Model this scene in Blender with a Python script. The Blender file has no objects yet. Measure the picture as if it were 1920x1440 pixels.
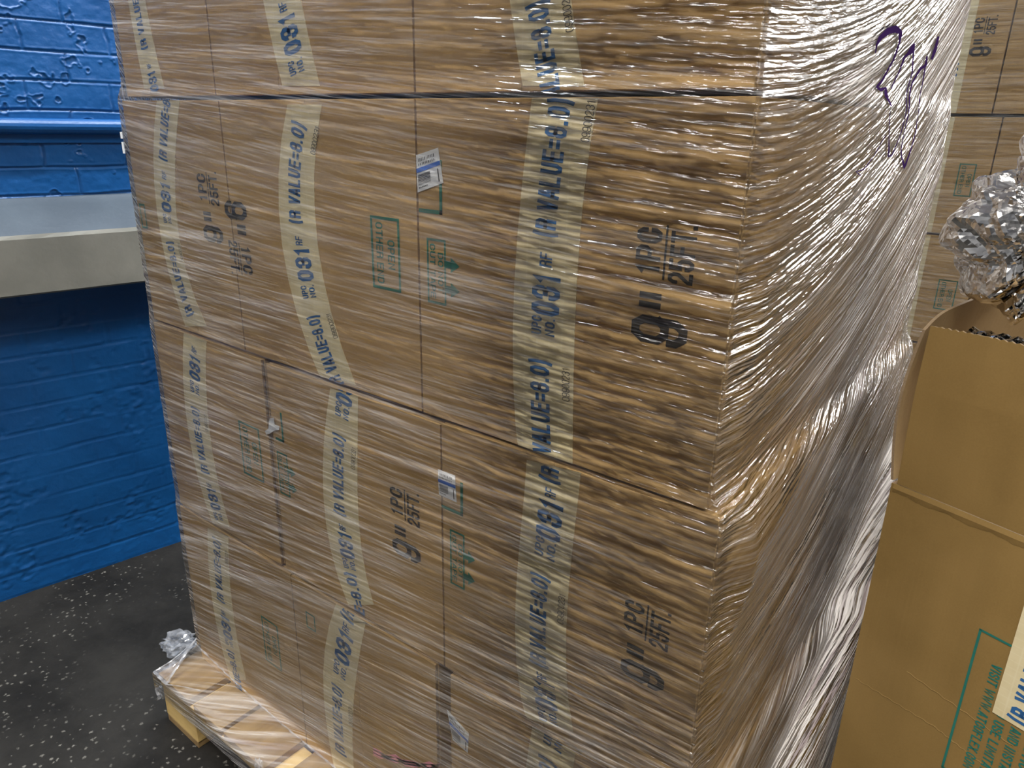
import bpy, bmesh, math, random
import numpy as np
from mathutils import Vector, Matrix

random.seed(7)
C = bpy.context.scene.collection
SC = bpy.context.scene

# ------------------------------------------------------------------ camera
F_PX = 1375.04
CAMZ = 1.385
RW = np.array([[0.77887973, -0.22296338, 0.58620278],
               [0.62690777, 0.24958229, -0.73803478],
               [0.0182489, 0.9423354, 0.33417206]])
cam_data = bpy.data.cameras.new('camera')
cam_data.sensor_width = 36.0
cam_data.lens = F_PX / 1920 * 36.0
cam_data.clip_start = 0.02
cam = bpy.data.objects.new('camera', cam_data)
C.objects.link(cam)
M = Matrix([list(RW[0]) + [0], list(RW[1]) + [0], list(RW[2]) + [CAMZ], [0, 0, 0, 1]])
cam.matrix_world = M
SC.camera = cam

# ------------------------------------------------------------------ world and exposure
SC.view_settings.view_transform = 'Standard'
SC.view_settings.look = 'None'
SC.view_settings.gamma = 1
SC.view_settings.exposure = 0.08
SC.view_settings.use_curve_mapping = False
wd = bpy.data.worlds.new('world')
SC.world = wd
wd.use_nodes = True
wd.node_tree.nodes['Background'].inputs[0].default_value = (0.75, 0.82, 1.0, 1)
wd.node_tree.nodes['Background'].inputs[1].default_value = 0.3
SC.cycles.max_bounces = 4
SC.cycles.diffuse_bounces = 3
SC.cycles.glossy_bounces = 2
SC.cycles.transmission_bounces = 2
SC.cycles.transparent_max_bounces = 12
SC.cycles.use_adaptive_sampling = True
SC.cycles.adaptive_threshold = 0.015
SC.cycles.adaptive_min_samples = 24
SC.cycles.sample_clamp_indirect = 4.0
SC.cycles.use_denoising = True

CEIL = 4.1
def strip_lamp(x, y, rz, lx, ly, power, col=(1, 0.97, 0.93), z=CEIL - 0.12, spread=180):
    l = bpy.data.lights.new('ceiling_strip_light', 'AREA')
    l.shape = 'RECTANGLE'
    l.size = lx
    l.size_y = ly
    l.energy = power
    l.color = col
    l.spread = math.radians(spread)
    o = bpy.data.objects.new('ceiling_strip_light', l)
    o.location = (x, y, z)
    o.rotation_euler = (0, 0, rz)
    C.objects.link(o)
# rows of strip lights under the ceiling: (x, y, rotation, length, width, watts)
LAMPS = [(-1.50, -1.30, 1.08, 1.5, 0.12, 30),
         (-1.05, -1.1, 1.08, 1.5, 0.07, 18),
         (0.1, -1.2, 1.3, 1.3, 0.14, 62),
         (1.3, -1.9, 1.08, 1.3, 0.14, 50)]
for a in LAMPS:
    strip_lamp(*a, spread=112)          # spread narrowed to keep light off the background load
for a in [(0.75, 4.4, 1.35, 2.6, 0.3, 150), (1.5, 5.8, 1.35, 2.6, 0.3, 140),
          (2.7, 1.6, 1.25, 2.6, 0.2, 125), (2.9, 4.2, 1.25, 2.6, 0.2, 70)]:
    strip_lamp(*a)
# strip light along the blue wall, close to it
strip_lamp(-1.72, 0.95, 1.413, 2.4, 0.07, 104, (0.86, 0.94, 1.0), 3.3)
# unseen lights added under the ceiling to brighten it, for fill and silver reflections
for x, y, pw in ((1.3, 5.2, 110), (0.7, -1.9, 110)):
    l = bpy.data.lights.new('fill_uplight', 'AREA'); l.shape = 'RECTANGLE'; l.size = 2.6; l.size_y = 0.2
    l.energy = pw; l.color = (1, 0.97, 0.93)
    o = bpy.data.objects.new('fill_uplight', l); o.location = (x, y, CEIL - 0.55); o.rotation_euler = (math.pi, 0, 1.3); C.objects.link(o)

# ------------------------------------------------------------------ helpers
def tag(o, label=None, cat=None, group=None, kind=None):
    if label: o['label'] = label
    if cat: o['category'] = cat
    if group: o['group'] = group
    if kind: o['kind'] = kind
    return o

def empty(name, loc=(0, 0, 0), rz=0):
    o = bpy.data.objects.new(name, None)
    o.empty_display_size = 0.05
    o.location = loc
    o.rotation_euler = (0, 0, rz)
    C.objects.link(o)
    return o

def link(name, me, parent=None):
    o = bpy.data.objects.new(name, me)
    C.objects.link(o)
    if parent is not None:
        o.parent = parent
        # children are authored in world coordinates
        pm = Matrix.Translation(parent.location) @ Matrix.Rotation(parent.rotation_euler.z, 4, 'Z')
        o.matrix_parent_inverse = pm.inverted()
    return o

def mesh(name, vs, fs, mats, parent=None, smooth=False, fm=None):
    me = bpy.data.meshes.new(name)
    me.from_pydata([tuple(v) for v in vs], [], [tuple(f) for f in fs])
    for m in (mats if isinstance(mats, (list, tuple)) else [mats]):
        me.materials.append(m)
    if fm is not None:
        me.polygons.foreach_set('material_index', fm)
    if smooth:
        me.polygons.foreach_set('use_smooth', [True] * len(me.polygons))
    me.update()
    return link(name, me, parent)

def bm_box(bm, x0, x1, y0, y1, z0, z1, bev=0.0):
    r = bmesh.ops.create_cube(bm, size=1)
    vs = r['verts']
    for v in vs:
        v.co.x = x0 if v.co.x < 0 else x1
        v.co.y = y0 if v.co.y < 0 else y1
        v.co.z = z0 if v.co.z < 0 else z1
    if bev > 0:
        es = list({e for v in vs for e in v.link_edges})
        bmesh.ops.bevel(bm, geom=es, offset=bev, segments=2, affect='EDGES', profile=0.6)

def bm_obj(name, bm, mats, parent=None, smooth=False):
    me = bpy.data.meshes.new(name)
    bm.to_mesh(me)
    bm.free()
    for m in (mats if isinstance(mats, (list, tuple)) else [mats]):
        me.materials.append(m)
    if smooth:
        me.polygons.foreach_set('use_smooth', [True] * len(me.polygons))
    return link(name, me, parent)

def box(name, x0, x1, y0, y1, z0, z1, mat, parent=None, bev=0.0):
    bm = bmesh.new()
    bm_box(bm, x0, x1, y0, y1, z0, z1, bev)
    return bm_obj(name, bm, mat, parent)

def ray(px, py):
    return RW @ np.array([px - 960.0, 720.0 - py, -F_PX])
def on_y(px, py, Y):
    d = ray(px, py); p = d * (Y / d[1]); return np.array([p[0], p[1], p[2] + CAMZ])
def on_x(px, py, X):
    d = ray(px, py); p = d * (X / d[0]); return np.array([p[0], p[1], p[2] + CAMZ])
def on_z(px, py, Z):
    d = ray(px, py); p = d * ((Z - CAMZ) / d[2]); return np.array([p[0], p[1], p[2] + CAMZ])
def on_plane(px, py, P0, n):
    d = ray(px, py); P0 = np.array(P0, float); n = np.array(n, float)
    o = np.array([0, 0, CAMZ]); t = ((P0 - o) @ n) / (d @ n); return o + d * t

def _h(i, j, s):
    n = (i.astype(np.int64) * 374761393 + j.astype(np.int64) * 668265263 + s * 1442695041) & 0x7fffffff
    n = ((n ^ (n >> 13)) * 1274126177) & 0x7fffffff
    return ((n ^ (n >> 16)) & 0xffff) / 65535.0
def vnoise(x, y, s=0):
    x = np.asarray(x, float); y = np.asarray(y, float)
    x, y = np.broadcast_arrays(x, y)
    i = np.floor(x); j = np.floor(y); fx = x - i; fy = y - j
    fx = fx * fx * (3 - 2 * fx); fy = fy * fy * (3 - 2 * fy)
    a = _h(i, j, s); b = _h(i + 1, j, s); c = _h(i, j + 1, s); d = _h(i + 1, j + 1, s)
    return a + (b - a) * fx + (c - a) * fy + (a - b - c + d) * fx * fy
def sstep(a, b, x):
    t = np.clip((np.asarray(x, float) - a) / (b - a), 0, 1); return t * t * (3 - 2 * t)

# ------------------------------------------------------------------ materials
def new_mat(name):
    m = bpy.data.materials.new(name)
    m.use_nodes = True
    nt = m.node_tree
    return m, nt, nt.nodes['Principled BSDF'], nt.nodes['Material Output']
def N(nt, t, **kw):
    n = nt.nodes.new(t)
    for k, v in kw.items():
        if k in n.inputs: n.inputs[k].default_value = v
        else: setattr(n, k, v)
    return n
def ramp(nt, fac, stops):
    r = nt.nodes.new('ShaderNodeValToRGB')
    e = r.color_ramp.elements
    while len(e) < len(stops): e.new(0.5)
    for k, (p, c) in enumerate(stops):
        e[k].position = p
        e[k].color = (c, c, c, 1) if not isinstance(c, (tuple, list)) else tuple(c) + (1,)
    nt.links.new(fac, r.inputs[0])
    return r
def coords(nt, scale=(1, 1, 1), kind='Object'):
    tc = nt.nodes.new('ShaderNodeTexCoord'); mp = nt.nodes.new('ShaderNodeMapping')
    mp.inputs['Scale'].default_value = scale
    nt.links.new(tc.outputs[kind], mp.inputs[0]); return mp.outputs[0]
def math_n(nt, op, a, b=None, clamp=False):
    n = nt.nodes.new('ShaderNodeMath'); n.operation = op; n.use_clamp = clamp
    for k, v in enumerate((a, b)):
        if v is None: continue
        if isinstance(v, (int, float)): n.inputs[k].default_value = v
        else: nt.links.new(v, n.inputs[k])
    return n.outputs[0]
def bump(nt, hgt, strength, dist, bsdf=None):
    b = nt.nodes.new('ShaderNodeBump'); b.inputs['Strength'].default_value = strength
    b.inputs['Distance'].default_value = dist
    nt.links.new(hgt, b.inputs['Height'])
    if bsdf is not None: nt.links.new(b.outputs[0], bsdf.inputs['Normal'])
    return b.outputs[0]

def plain(name, col, rough=0.6, metal=0.0):
    m, nt, p, o = new_mat(name)
    p.inputs['Base Color'].default_value = tuple(col) + (1,)
    p.inputs['Roughness'].default_value = rough
    p.inputs['Metallic'].default_value = metal
    return m

def cardboard(name, c1, c2, rough=0.75):
    m, nt, p, o = new_mat(name)
    co = coords(nt)
    n1 = N(nt, 'ShaderNodeTexNoise', Scale=9.0, Detail=4.0); nt.links.new(co, n1.inputs[0])
    n2 = N(nt, 'ShaderNodeTexNoise', Scale=420.0, Detail=2.0); nt.links.new(co, n2.inputs[0])
    s = math_n(nt, 'ADD', math_n(nt, 'MULTIPLY', n1.outputs[0], 0.7), math_n(nt, 'MULTIPLY', n2.outputs[0], 0.3))
    r = ramp(nt, s, [(0.35, c1), (0.65, c2)])
    nt.links.new(r.outputs[0], p.inputs['Base Color'])
    p.inputs['Roughness'].default_value = rough
    cs = coords(nt, (130, 130, 2))
    n3 = N(nt, 'ShaderNodeTexNoise', Scale=1.0, Detail=1.0); nt.links.new(cs, n3.inputs[0])
    bump(nt, n3.outputs[0], 0.25, 0.002, p)
    return m
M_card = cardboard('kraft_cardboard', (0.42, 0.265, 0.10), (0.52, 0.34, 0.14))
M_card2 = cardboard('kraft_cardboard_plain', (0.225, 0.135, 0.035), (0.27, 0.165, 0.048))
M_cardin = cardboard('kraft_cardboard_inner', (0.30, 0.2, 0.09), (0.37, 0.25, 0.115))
M_cardedge = cardboard('cardboard_cut_edge', (0.2, 0.13, 0.07), (0.36, 0.26, 0.15))

def tape_mat():
    m, nt, p, o = new_mat('reinforced_paper_tape')
    co = coords(nt)
    sx = nt.nodes.new('ShaderNodeSeparateXYZ'); nt.links.new(co, sx.inputs[0])
    def thread(sock, freq):
        v = math_n(nt, 'FRACT', math_n(nt, 'MULTIPLY', sock, freq))
        return math_n(nt, 'LESS_THAN', v, 0.1)
    t = math_n(nt, 'MAXIMUM', thread(sx.outputs[0], 55.0), thread(sx.outputs[2], 85.0))
    n1 = N(nt, 'ShaderNodeTexNoise', Scale=25.0, Detail=3.0); nt.links.new(co, n1.inputs[0])
    r = ramp(nt, n1.outputs[0], [(0.3, (0.68, 0.57, 0.33)), (0.7, (0.78, 0.67, 0.42))])
    mx = nt.nodes.new('ShaderNodeMix'); mx.data_type = 'RGBA'
    nt.links.new(math_n(nt, 'MULTIPLY', t, 0.35), mx.inputs[0])
    nt.links.new(r.outputs[0], mx.inputs[6]); mx.inputs[7].default_value = (0.8, 0.72, 0.5, 1)
    nt.links.new(mx.outputs[2], p.inputs['Base Color'])
    p.inputs['Roughness'].default_value = 0.5
    return m
M_tape = tape_mat()
M_blue = plain('blue_print_ink', (0.025, 0.115, 0.29), 0.6)
M_black = plain('black_print_ink', (0.035, 0.03, 0.026), 0.6)
M_green = plain('green_print_ink', (0.03, 0.17, 0.11), 0.65)
M_label = plain('white_label_paper', (0.82, 0.82, 0.8), 0.5)
M_labelblue = plain('label_blue_band', (0.05, 0.17, 0.6), 0.5)
M_pink = plain('pink_marker_ink', (0.95, 0.38, 0.45), 0.6)
M_purple = plain('purple_marker_ink', (0.035, 0.015, 0.07), 1.0)
M_purple.node_tree.nodes['Principled BSDF'].inputs['Specular IOR Level'].default_value = 0.0

def wood(name, c1, c2, axis=1):
    m, nt, p, o = new_mat(name)
    sc = [60, 60, 60]; sc[axis] = 3
    co = coords(nt, tuple(sc))
    n1 = N(nt, 'ShaderNodeTexNoise', Scale=1.0, Detail=5.0); nt.links.new(co, n1.inputs[0])
    n2 = N(nt, 'ShaderNodeTexNoise', Scale=12.0, Detail=3.0); nt.links.new(coords(nt), n2.inputs[0])
    s = math_n(nt, 'ADD', math_n(nt, 'MULTIPLY', n1.outputs[0], 0.5), math_n(nt, 'MULTIPLY', n2.outputs[0], 0.5))
    r = ramp(nt, s, [(0.3, c1), (0.6, c2)])
    nt.links.new(r.outputs[0], p.inputs['Base Color'])
    p.inputs['Roughness'].default_value = 0.75
    bump(nt, n1.outputs[0], 0.4, 0.002, p)
    return m
M_wood = wood('pallet_wood', (0.17, 0.10, 0.035), (0.27, 0.175, 0.07), 1)
M_woodx = wood('pallet_wood_crosswise', (0.42, 0.27, 0.09), (0.62, 0.43, 0.16), 0)

def bluewall():
    m, nt, p, o = new_mat('glossy_blue_paint')
    co = coords(nt)
    n1 = N(nt, 'ShaderNodeTexNoise', Scale=6.0, Detail=5.0); nt.links.new(co, n1.inputs[0])
    r = ramp(nt, n1.outputs[0], [(0.35, (0.002, 0.058, 0.195)), (0.7, (0.003, 0.074, 0.24))])
    nt.links.new(r.outputs[0], p.inputs['Base Color'])
    p.inputs['Roughness'].default_value = 0.38
    n2 = N(nt, 'ShaderNodeTexNoise', Scale=160.0, Detail=3.0); nt.links.new(co, n2.inputs[0])
    n3 = N(nt, 'ShaderNodeTexNoise', Scale=45.0, Detail=3.0); nt.links.new(co, n3.inputs[0])
    h = math_n(nt, 'ADD', math_n(nt, 'MULTIPLY', n2.outputs[0], 0.4), n3.outputs[0])
    bump(nt, h, 0.5, 0.002, p)
    return m
M_bluewall = bluewall()

def concrete(name, c1, c2, rough=0.6, sc=4.0):
    m, nt, p, o = new_mat(name)
    co = coords(nt)
    n1 = N(nt, 'ShaderNodeTexNoise', Scale=sc, Detail=7.0); nt.links.new(co, n1.inputs[0])
    r = ramp(nt, n1.outputs[0], [(0.35, c1), (0.65, c2)])
    nt.links.new(r.outputs[0], p.inputs['Base Color'])
    p.inputs['Roughness'].default_value = rough
    n2 = N(nt, 'ShaderNodeTexNoise', Scale=90.0, Detail=4.0); nt.links.new(co, n2.inputs[0])
    bump(nt, n2.outputs[0], 0.25, 0.002, p)
    return m
M_ledge = concrete('stained_grey_stone', (0.165, 0.158, 0.132), (0.26, 0.245, 0.205), 0.45)
M_ledgetop = concrete('dull_blue_grey_ledge_top', (0.040, 0.052, 0.067), (0.065, 0.082, 0.10), 0.42)  # darker, bluer tone for the sloping top of the ledge
M_grey = concrete('painted_plaster', (0.5, 0.5, 0.5), (0.6, 0.6, 0.6), 0.7)

def floor_mat():
    m, nt, p, o = new_mat('worn_terrazzo')
    co = coords(nt)
    n1 = N(nt, 'ShaderNodeTexNoise', Scale=3.0, Detail=8.0, Roughness=0.65); nt.links.new(co, n1.inputs[0])
    base = ramp(nt, n1.outputs[0], [(0.35, (0.007, 0.0062, 0.0052)), (0.62, (0.022, 0.020, 0.017))])
    nd = N(nt, 'ShaderNodeTexNoise', Scale=140.0, Detail=2.0); nt.links.new(co, nd.inputs[0])
    va = nt.nodes.new('ShaderNodeVectorMath'); va.operation = 'MULTIPLY_ADD'
    nt.links.new(nd.outputs['Color'], va.inputs[0]); va.inputs[1].default_value = (0.012, 0.012, 0.012); nt.links.new(co, va.inputs[2])
    v = N(nt, 'ShaderNodeTexVoronoi', Scale=75.0); nt.links.new(va.outputs[0], v.inputs['Vector'])
    ch = ramp(nt, v.outputs['Distance'], [(0.14, 1.0), (0.34, 0.0)])
    sep = nt.nodes.new('ShaderNodeSeparateColor'); nt.links.new(v.outputs['Color'], sep.inputs[0])
    pick = math_n(nt, 'GREATER_THAN', sep.outputs[0], 0.62)
    n4 = N(nt, 'ShaderNodeTexNoise', Scale=2.2, Detail=2.0); nt.links.new(co, n4.inputs[0])
    pr = ramp(nt, n4.outputs[0], [(0.45, 0.04), (0.62, 1.0)])
    k = math_n(nt, 'MULTIPLY', math_n(nt, 'MULTIPLY', ch.outputs[0], pick), pr.outputs[0])
    mx = nt.nodes.new('ShaderNodeMix'); mx.data_type = 'RGBA'
    nt.links.new(k, mx.inputs[0]); nt.links.new(base.outputs[0], mx.inputs[6])
    mx.inputs[7].default_value = (0.15, 0.14, 0.12, 1)
    nt.links.new(mx.outputs[2], p.inputs['Base Color'])
    p.inputs['Roughness'].default_value = 0.6
    p.inputs['Specular IOR Level'].default_value = 0.2
    n2 = N(nt, 'ShaderNodeTexNoise', Scale=60.0, Detail=4.0); nt.links.new(co, n2.inputs[0])
    bump(nt, n2.outputs[0], 0.3, 0.003, p)
    return m
M_floor = floor_mat()

def film_mat(name, haze_gain=0.62, gloss_gain=1.0):
    """stretch film: clear sheet, milky stretch marks along the wrap, glossy ridges"""
    m = bpy.data.materials.new(name); m.use_nodes = True
    nt = m.node_tree; nt.nodes.clear()
    out = nt.nodes.new('ShaderNodeOutputMaterial')
    uv = nt.nodes.new('ShaderNodeUVMap'); uv.uv_map = 'wrap'
    dn = nt.nodes.new('ShaderNodeAttribute'); dn.attribute_name = 'film_haze'
    bp = nt.nodes.new('ShaderNodeAttribute'); bp.attribute_name = 'ridge'
    def streak(su, sw, rot=0.0, det=2.0, dist=0.0, off=0.0):
        mp = nt.nodes.new('ShaderNodeMapping'); mp.inputs['Scale'].default_value = (su, sw, 1)
        rt = nt.nodes.new('ShaderNodeMapping'); rt.inputs['Rotation'].default_value = (0, 0, rot)
        rt.inputs['Location'].default_value = (off, off * 1.7, 0)
        nt.links.new(uv.outputs[0], rt.inputs[0]); nt.links.new(rt.outputs[0], mp.inputs[0])
        n = N(nt, 'ShaderNodeTexNoise', Scale=1.0, Detail=det, Distortion=dist)
        nt.links.new(mp.outputs[0], n.inputs[0]); return n.outputs[0]
    a = streak(3.0, 150.0, 0.0, 2.0)
    b = streak(8.0, 320.0, 0.035, 2.0, 0, 3.1)
    c = streak(1.6, 50.0, -0.03, 1.5, 0, 7.3)
    big = streak(3.5, 7.0, 0.0, 2.0, 0.5, 11.0)
    ra = ramp(nt, a, [(0.49, 0.0), (0.60, 1.0)]); rb = ramp(nt, b, [(0.50, 0.0), (0.61, 1.0)])
    rc = ramp(nt, c, [(0.46, 0.0), (0.60, 1.0)]); rg = ramp(nt, big, [(0.35, 0.35), (0.65, 1.15)])
    s = math_n(nt, 'ADD', math_n(nt, 'MULTIPLY', ra.outputs[0], 0.42), math_n(nt, 'MULTIPLY', rb.outputs[0], 0.42))
    s = math_n(nt, 'ADD', s, math_n(nt, 'MULTIPLY', rc.outputs[0], 0.30))
    s = math_n(nt, 'ADD', math_n(nt, 'MULTIPLY', s, rg.outputs[0]), 0.04)
    dk = streak(2.5, 110.0, 0.02, 2.0, 0, 17.7)
    rdk = ramp(nt, dk, [(0.50, (0.88, 0.84, 0.80)), (0.62, (0.42, 0.36, 0.36))])  # dark streaks stand in for wrinkle shading, painted into the haze colour
    hz = math_n(nt, 'MULTIPLY', math_n(nt, 'MULTIPLY', s, dn.outputs['Fac']), haze_gain, True)
    hz = math_n(nt, 'MINIMUM', hz, 0.93)
    # ridge relief
    g1 = streak(14.0, 150.0, 0.015, 1.0, 0.0, 23.0)
    g2 = streak(55.0, 330.0, 0.05, 1.0, 0.0, 5.0)
    h = math_n(nt, 'ADD', math_n(nt, 'MULTIPLY', g1, 1.0), math_n(nt, 'MULTIPLY', a, 0.5))
    h = math_n(nt, 'ADD', h, math_n(nt, 'MULTIPLY', c, 0.9))
    h = math_n(nt, 'ADD', h, math_n(nt, 'MULTIPLY', g2, 0.28))
    bmp = nt.nodes.new('ShaderNodeBump'); bmp.inputs['Strength'].default_value = 1.0
    nt.links.new(math_n(nt, 'MULTIPLY', bp.outputs['Fac'], 0.006), bmp.inputs['Distance'])
    nt.links.new(h, bmp.inputs['Height'])
    tr = nt.nodes.new('ShaderNodeBsdfTransparent')
    df = nt.nodes.new('ShaderNodeBsdfDiffuse'); df.inputs[0].default_value = (0.8, 0.78, 0.75, 1)
    nt.links.new(rdk.outputs[0], df.inputs[0])
    tl = nt.nodes.new('ShaderNodeBsdfTranslucent'); tl.inputs[0].default_value = (0.62, 0.6, 0.58, 1)
    nt.links.new(bmp.outputs[0], df.inputs['Normal'])
    m0 = nt.nodes.new('ShaderNodeMixShader'); m0.inputs[0].default_value = 0.1
    nt.links.new(df.outputs[0], m0.inputs[1]); nt.links.new(tl.outputs[0], m0.inputs[2])
    gl = nt.nodes.new('ShaderNodeBsdfAnisotropic') if False else nt.nodes.new('ShaderNodeBsdfGlossy')
    gl.inputs['Roughness'].default_value = 0.16
    gl.inputs[0].default_value = (1, 1, 1, 1)
    nt.links.new(bmp.outputs[0], gl.inputs['Normal'])
    fr = nt.nodes.new('ShaderNodeFresnel'); fr.inputs[0].default_value = 1.5
    nt.links.new(bmp.outputs[0], fr.inputs['Normal'])
    fg = math_n(nt, 'MULTIPLY', fr.outputs[0], math_n(nt, 'MULTIPLY', math_n(nt, 'ADD', math_n(nt, 'MULTIPLY', bp.outputs['Fac'], 0.9), 0.35), gloss_gain), True)
    m1 = nt.nodes.new('ShaderNodeMixShader')
    nt.links.new(hz, m1.inputs[0]); nt.links.new(tr.outputs[0], m1.inputs[1]); nt.links.new(m0.outputs[0], m1.inputs[2])
    m2 = nt.nodes.new('ShaderNodeMixShader')
    nt.links.new(fg, m2.inputs[0]); nt.links.new(m1.outputs[0], m2.inputs[1]); nt.links.new(gl.outputs[0], m2.inputs[2])
    nt.links.new(m2.outputs[0], out.inputs[0])
    return m
M_film = film_mat('stretch_film')
M_film2 = film_mat('stretch_film_thin', 0.45, 0.8)

def scrap_mat():
    m = bpy.data.materials.new('crumpled_clear_film'); m.use_nodes = True
    nt = m.node_tree; nt.nodes.clear()
    out = nt.nodes.new('ShaderNodeOutputMaterial')
    tr = nt.nodes.new('ShaderNodeBsdfTransparent'); df = nt.nodes.new('ShaderNodeBsdfDiffuse')
    df.inputs[0].default_value = (0.8, 0.8, 0.82, 1)
    gl = nt.nodes.new('ShaderNodeBsdfGlossy'); gl.inputs['Roughness'].default_value = 0.12
    n = N(nt, 'ShaderNodeTexNoise', Scale=60.0, Detail=3.0); nt.links.new(coords(nt), n.inputs[0])
    r = ramp(nt, n.outputs[0], [(0.4, 0.05), (0.7, 0.28)])
    m1 = nt.nodes.new('ShaderNodeMixShader'); nt.links.new(r.outputs[0], m1.inputs[0])
    nt.links.new(tr.outputs[0], m1.inputs[1]); nt.links.new(df.outputs[0], m1.inputs[2])
    m2 = nt.nodes.new('ShaderNodeMixShader'); m2.inputs[0].default_value = 0.14
    nt.links.new(m1.outputs[0], m2.inputs[1]); nt.links.new(gl.outputs[0], m2.inputs[2])
    nt.links.new(m2.outputs[0], out.inputs[0])
    return m
M_scrap = scrap_mat()

def foil_mat():
    m, nt, p, o = new_mat('aluminium_foil')
    p.inputs['Base Color'].default_value = (0.9, 0.89, 0.88, 1)
    p.inputs['Metallic'].default_value = 1.0
    p.inputs['Roughness'].default_value = 0.1
    p.inputs['Roughness'].default_value = 0.09
    def rid(sc, d):
        n = N(nt, 'ShaderNodeTexNoise', Scale=sc, Detail=d, Distortion=0.6); nt.links.new(coords(nt, (1.4, 1.4, 0.55)), n.inputs[0])
        return math_n(nt, 'ABSOLUTE', math_n(nt, 'SUBTRACT', n.outputs[0], 0.5))
    h = math_n(nt, 'ADD', rid(13.0, 1.0), math_n(nt, 'MULTIPLY', rid(34.0, 1.0), 0.4))
    bump(nt, h, 0.3, 0.01, p)
    return m
M_foil = foil_mat()

# ------------------------------------------------------------------ the room
WA = np.array([-2.34589477, 0.49836885])       # a point of the wall foot
WD = np.array([0.157395808, 0.987535599])      # direction along the wall
WN = np.array([0.987535599, -0.157395808])     # out of the wall into the room
def wall_pt(u, off, z):
    return (WA[0] + WD[0] * u + WN[0] * off, WA[1] + WD[1] * u + WN[1] * off, z)

def brick_height(u, z):
    """relief in metres of painted brickwork; u along the wall, z up"""
    c = 0.0735
    wob = (vnoise(u * 9, z * 9, 3) - 0.5) * 0.006
    row = np.floor((z + wob) / c); fz = (z + wob) / c - row
    L = 0.207
    uu = u + row * L * 0.5 + (_h(row, row * 0, 9) - 0.5) * 0.04 + (vnoise(z * 40, u * 3, 5) - .5) * 0.006
    fu = uu / L - np.floor(uu / L)
    dz = np.minimum(fz, 1 - fz) * c; du = np.minimum(fu, 1 - fu) * L
    d = np.minimum(dz, du)
    w = 0.0022 + 0.0018 * vnoise(u * 14, z * 14, 4)
    fill = sstep(0.2, 0.55, vnoise(u * 6 + 3, z * 6, 21))
    h = -0.0034 * (1 - sstep(0.3 * w, 1.3 * w, d)) * (0.25 + 0.75 * fill)
    h += 0.0007 * (sstep(1.1 * w, 1.9 * w, d) * (1 - sstep(1.9 * w, 3.4 * w, d)))
    h += 0.0009 * (vnoise(u * 90, z * 90, 12) - .5)
    h += 0.0012 * (vnoise(u * 30, z * 30, 6) - 0.5) + 0.0022 * (vnoise(u * 7, z * 7, 7) - 0.5)
    # chipped spots with raised rims of old paint
    n = vnoise(u * 13, z * 13, 8) * 0.55 + vnoise(u * 38, z * 38, 10) * 0.3 + vnoise(u * 90, z * 90, 11) * 0.15
    rim = np.exp(-((n - 0.655) / 0.014) ** 2)
    h += 0.0020 * rim - 0.0022 * sstep(0.665, 0.70, n)
    return h

def grid_wall(name, u0, u1, z0, z1, nu, nz, off, fn, mat, z_ref=0.0):
    u = np.linspace(u0, u1, nu); z = np.linspace(z0, z1, nz)
    U, Z = np.meshgrid(u, z)
    Hh = off + (fn(U, Z) if fn else 0)
    X = WA[0] + WD[0] * U + WN[0] * Hh; Y = WA[1] + WD[1] * U + WN[1] * Hh
    vs = np.stack([X, Y, Z], -1).reshape(-1, 3)
    idx = np.arange(nu * nz).reshape(nz, nu)
    f = np.stack([idx[:-1, :-1], idx[:-1, 1:], idx[1:, 1:], idx[1:, :-1]], -1).reshape(-1, 4)
    return vs, f
vs_all = []; fs_all = []; base = 0
for a in [(-0.6, 1.2, 1.165, 2.1, 760, 440, 0, brick_height), (-0.6, 1.2, -0.02, 0.96, 300, 190, 0, brick_height),
          (-0.6, 1.2, 0.96, 1.165, 3, 3, -0.002, None), (-0.6, 1.2, 2.1, CEIL, 3, 3, 0, None),
          (-6.5, -0.6, -0.02, CEIL, 3, 3, 0, None), (1.2, 8.5, -0.02, CEIL, 3, 3, 0, None)]:
    v, f = grid_wall('w', a[0], a[1], a[2], a[3], a[4], a[5], a[6], a[7], None)
    vs_all.append(v); fs_all.append(f + base); base += len(v)
w = mesh('wall_left', np.concatenate(vs_all), np.concatenate(fs_all).tolist(), M_bluewall, smooth=True)
tag(w, kind='structure')

def wall_prism(name, prof, u0, u1, mat, nu=40, jit=0.0, top=()):
    """profile [(off, z)] swept along the wall"""
    us = np.linspace(u0, u1, nu); vs = []; fs = []; fm = []; n = len(prof)
    for i, u in enumerate(us):
        for k, (o, z) in enumerate(prof):
            j = jit * (float(vnoise(u * 12, k * 3.1, 33)) - 0.5) if 0 < k < n - 1 else 0
            vs.append(wall_pt(u, o + j, z + j * 0.5))
    for i in range(nu - 1):
        for k in range(n - 1):
            a = i * n + k
            fs.append((a, a + n, a + n + 1, a + 1)); fm.append(1 if k in top else 0)
    return mesh(name, vs, fs, mat, smooth=False, fm=fm)
led = wall_prism('trim_1', [(-0.01, 0.935), (0.135, 0.935), (0.14, 0.94), (0.14, 1.082), (0.135, 1.092), (0.01, 1.172), (-0.01, 1.174)], -3.0, 4.0, [M_ledge, M_ledgetop], 160, 0.002, (4, 5))
tag(led, kind='structure')
# half round moulding above the ledge, painted with the wall
pr = [(-0.01, 1.312), (0.006, 1.314), (0.008, 1.335)]
for k in range(9):
    t = -math.pi / 2 + math.pi * k / 8
    pr.append((0.012 + 0.020 * math.cos(t), 1.356 + 0.020 * math.sin(t)))
pr.append((-0.01, 1.377))
tag(wall_prism('trim_2', pr, -3.0, 4.0, M_bluewall, 200, 0.0008), kind='structure')

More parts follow.
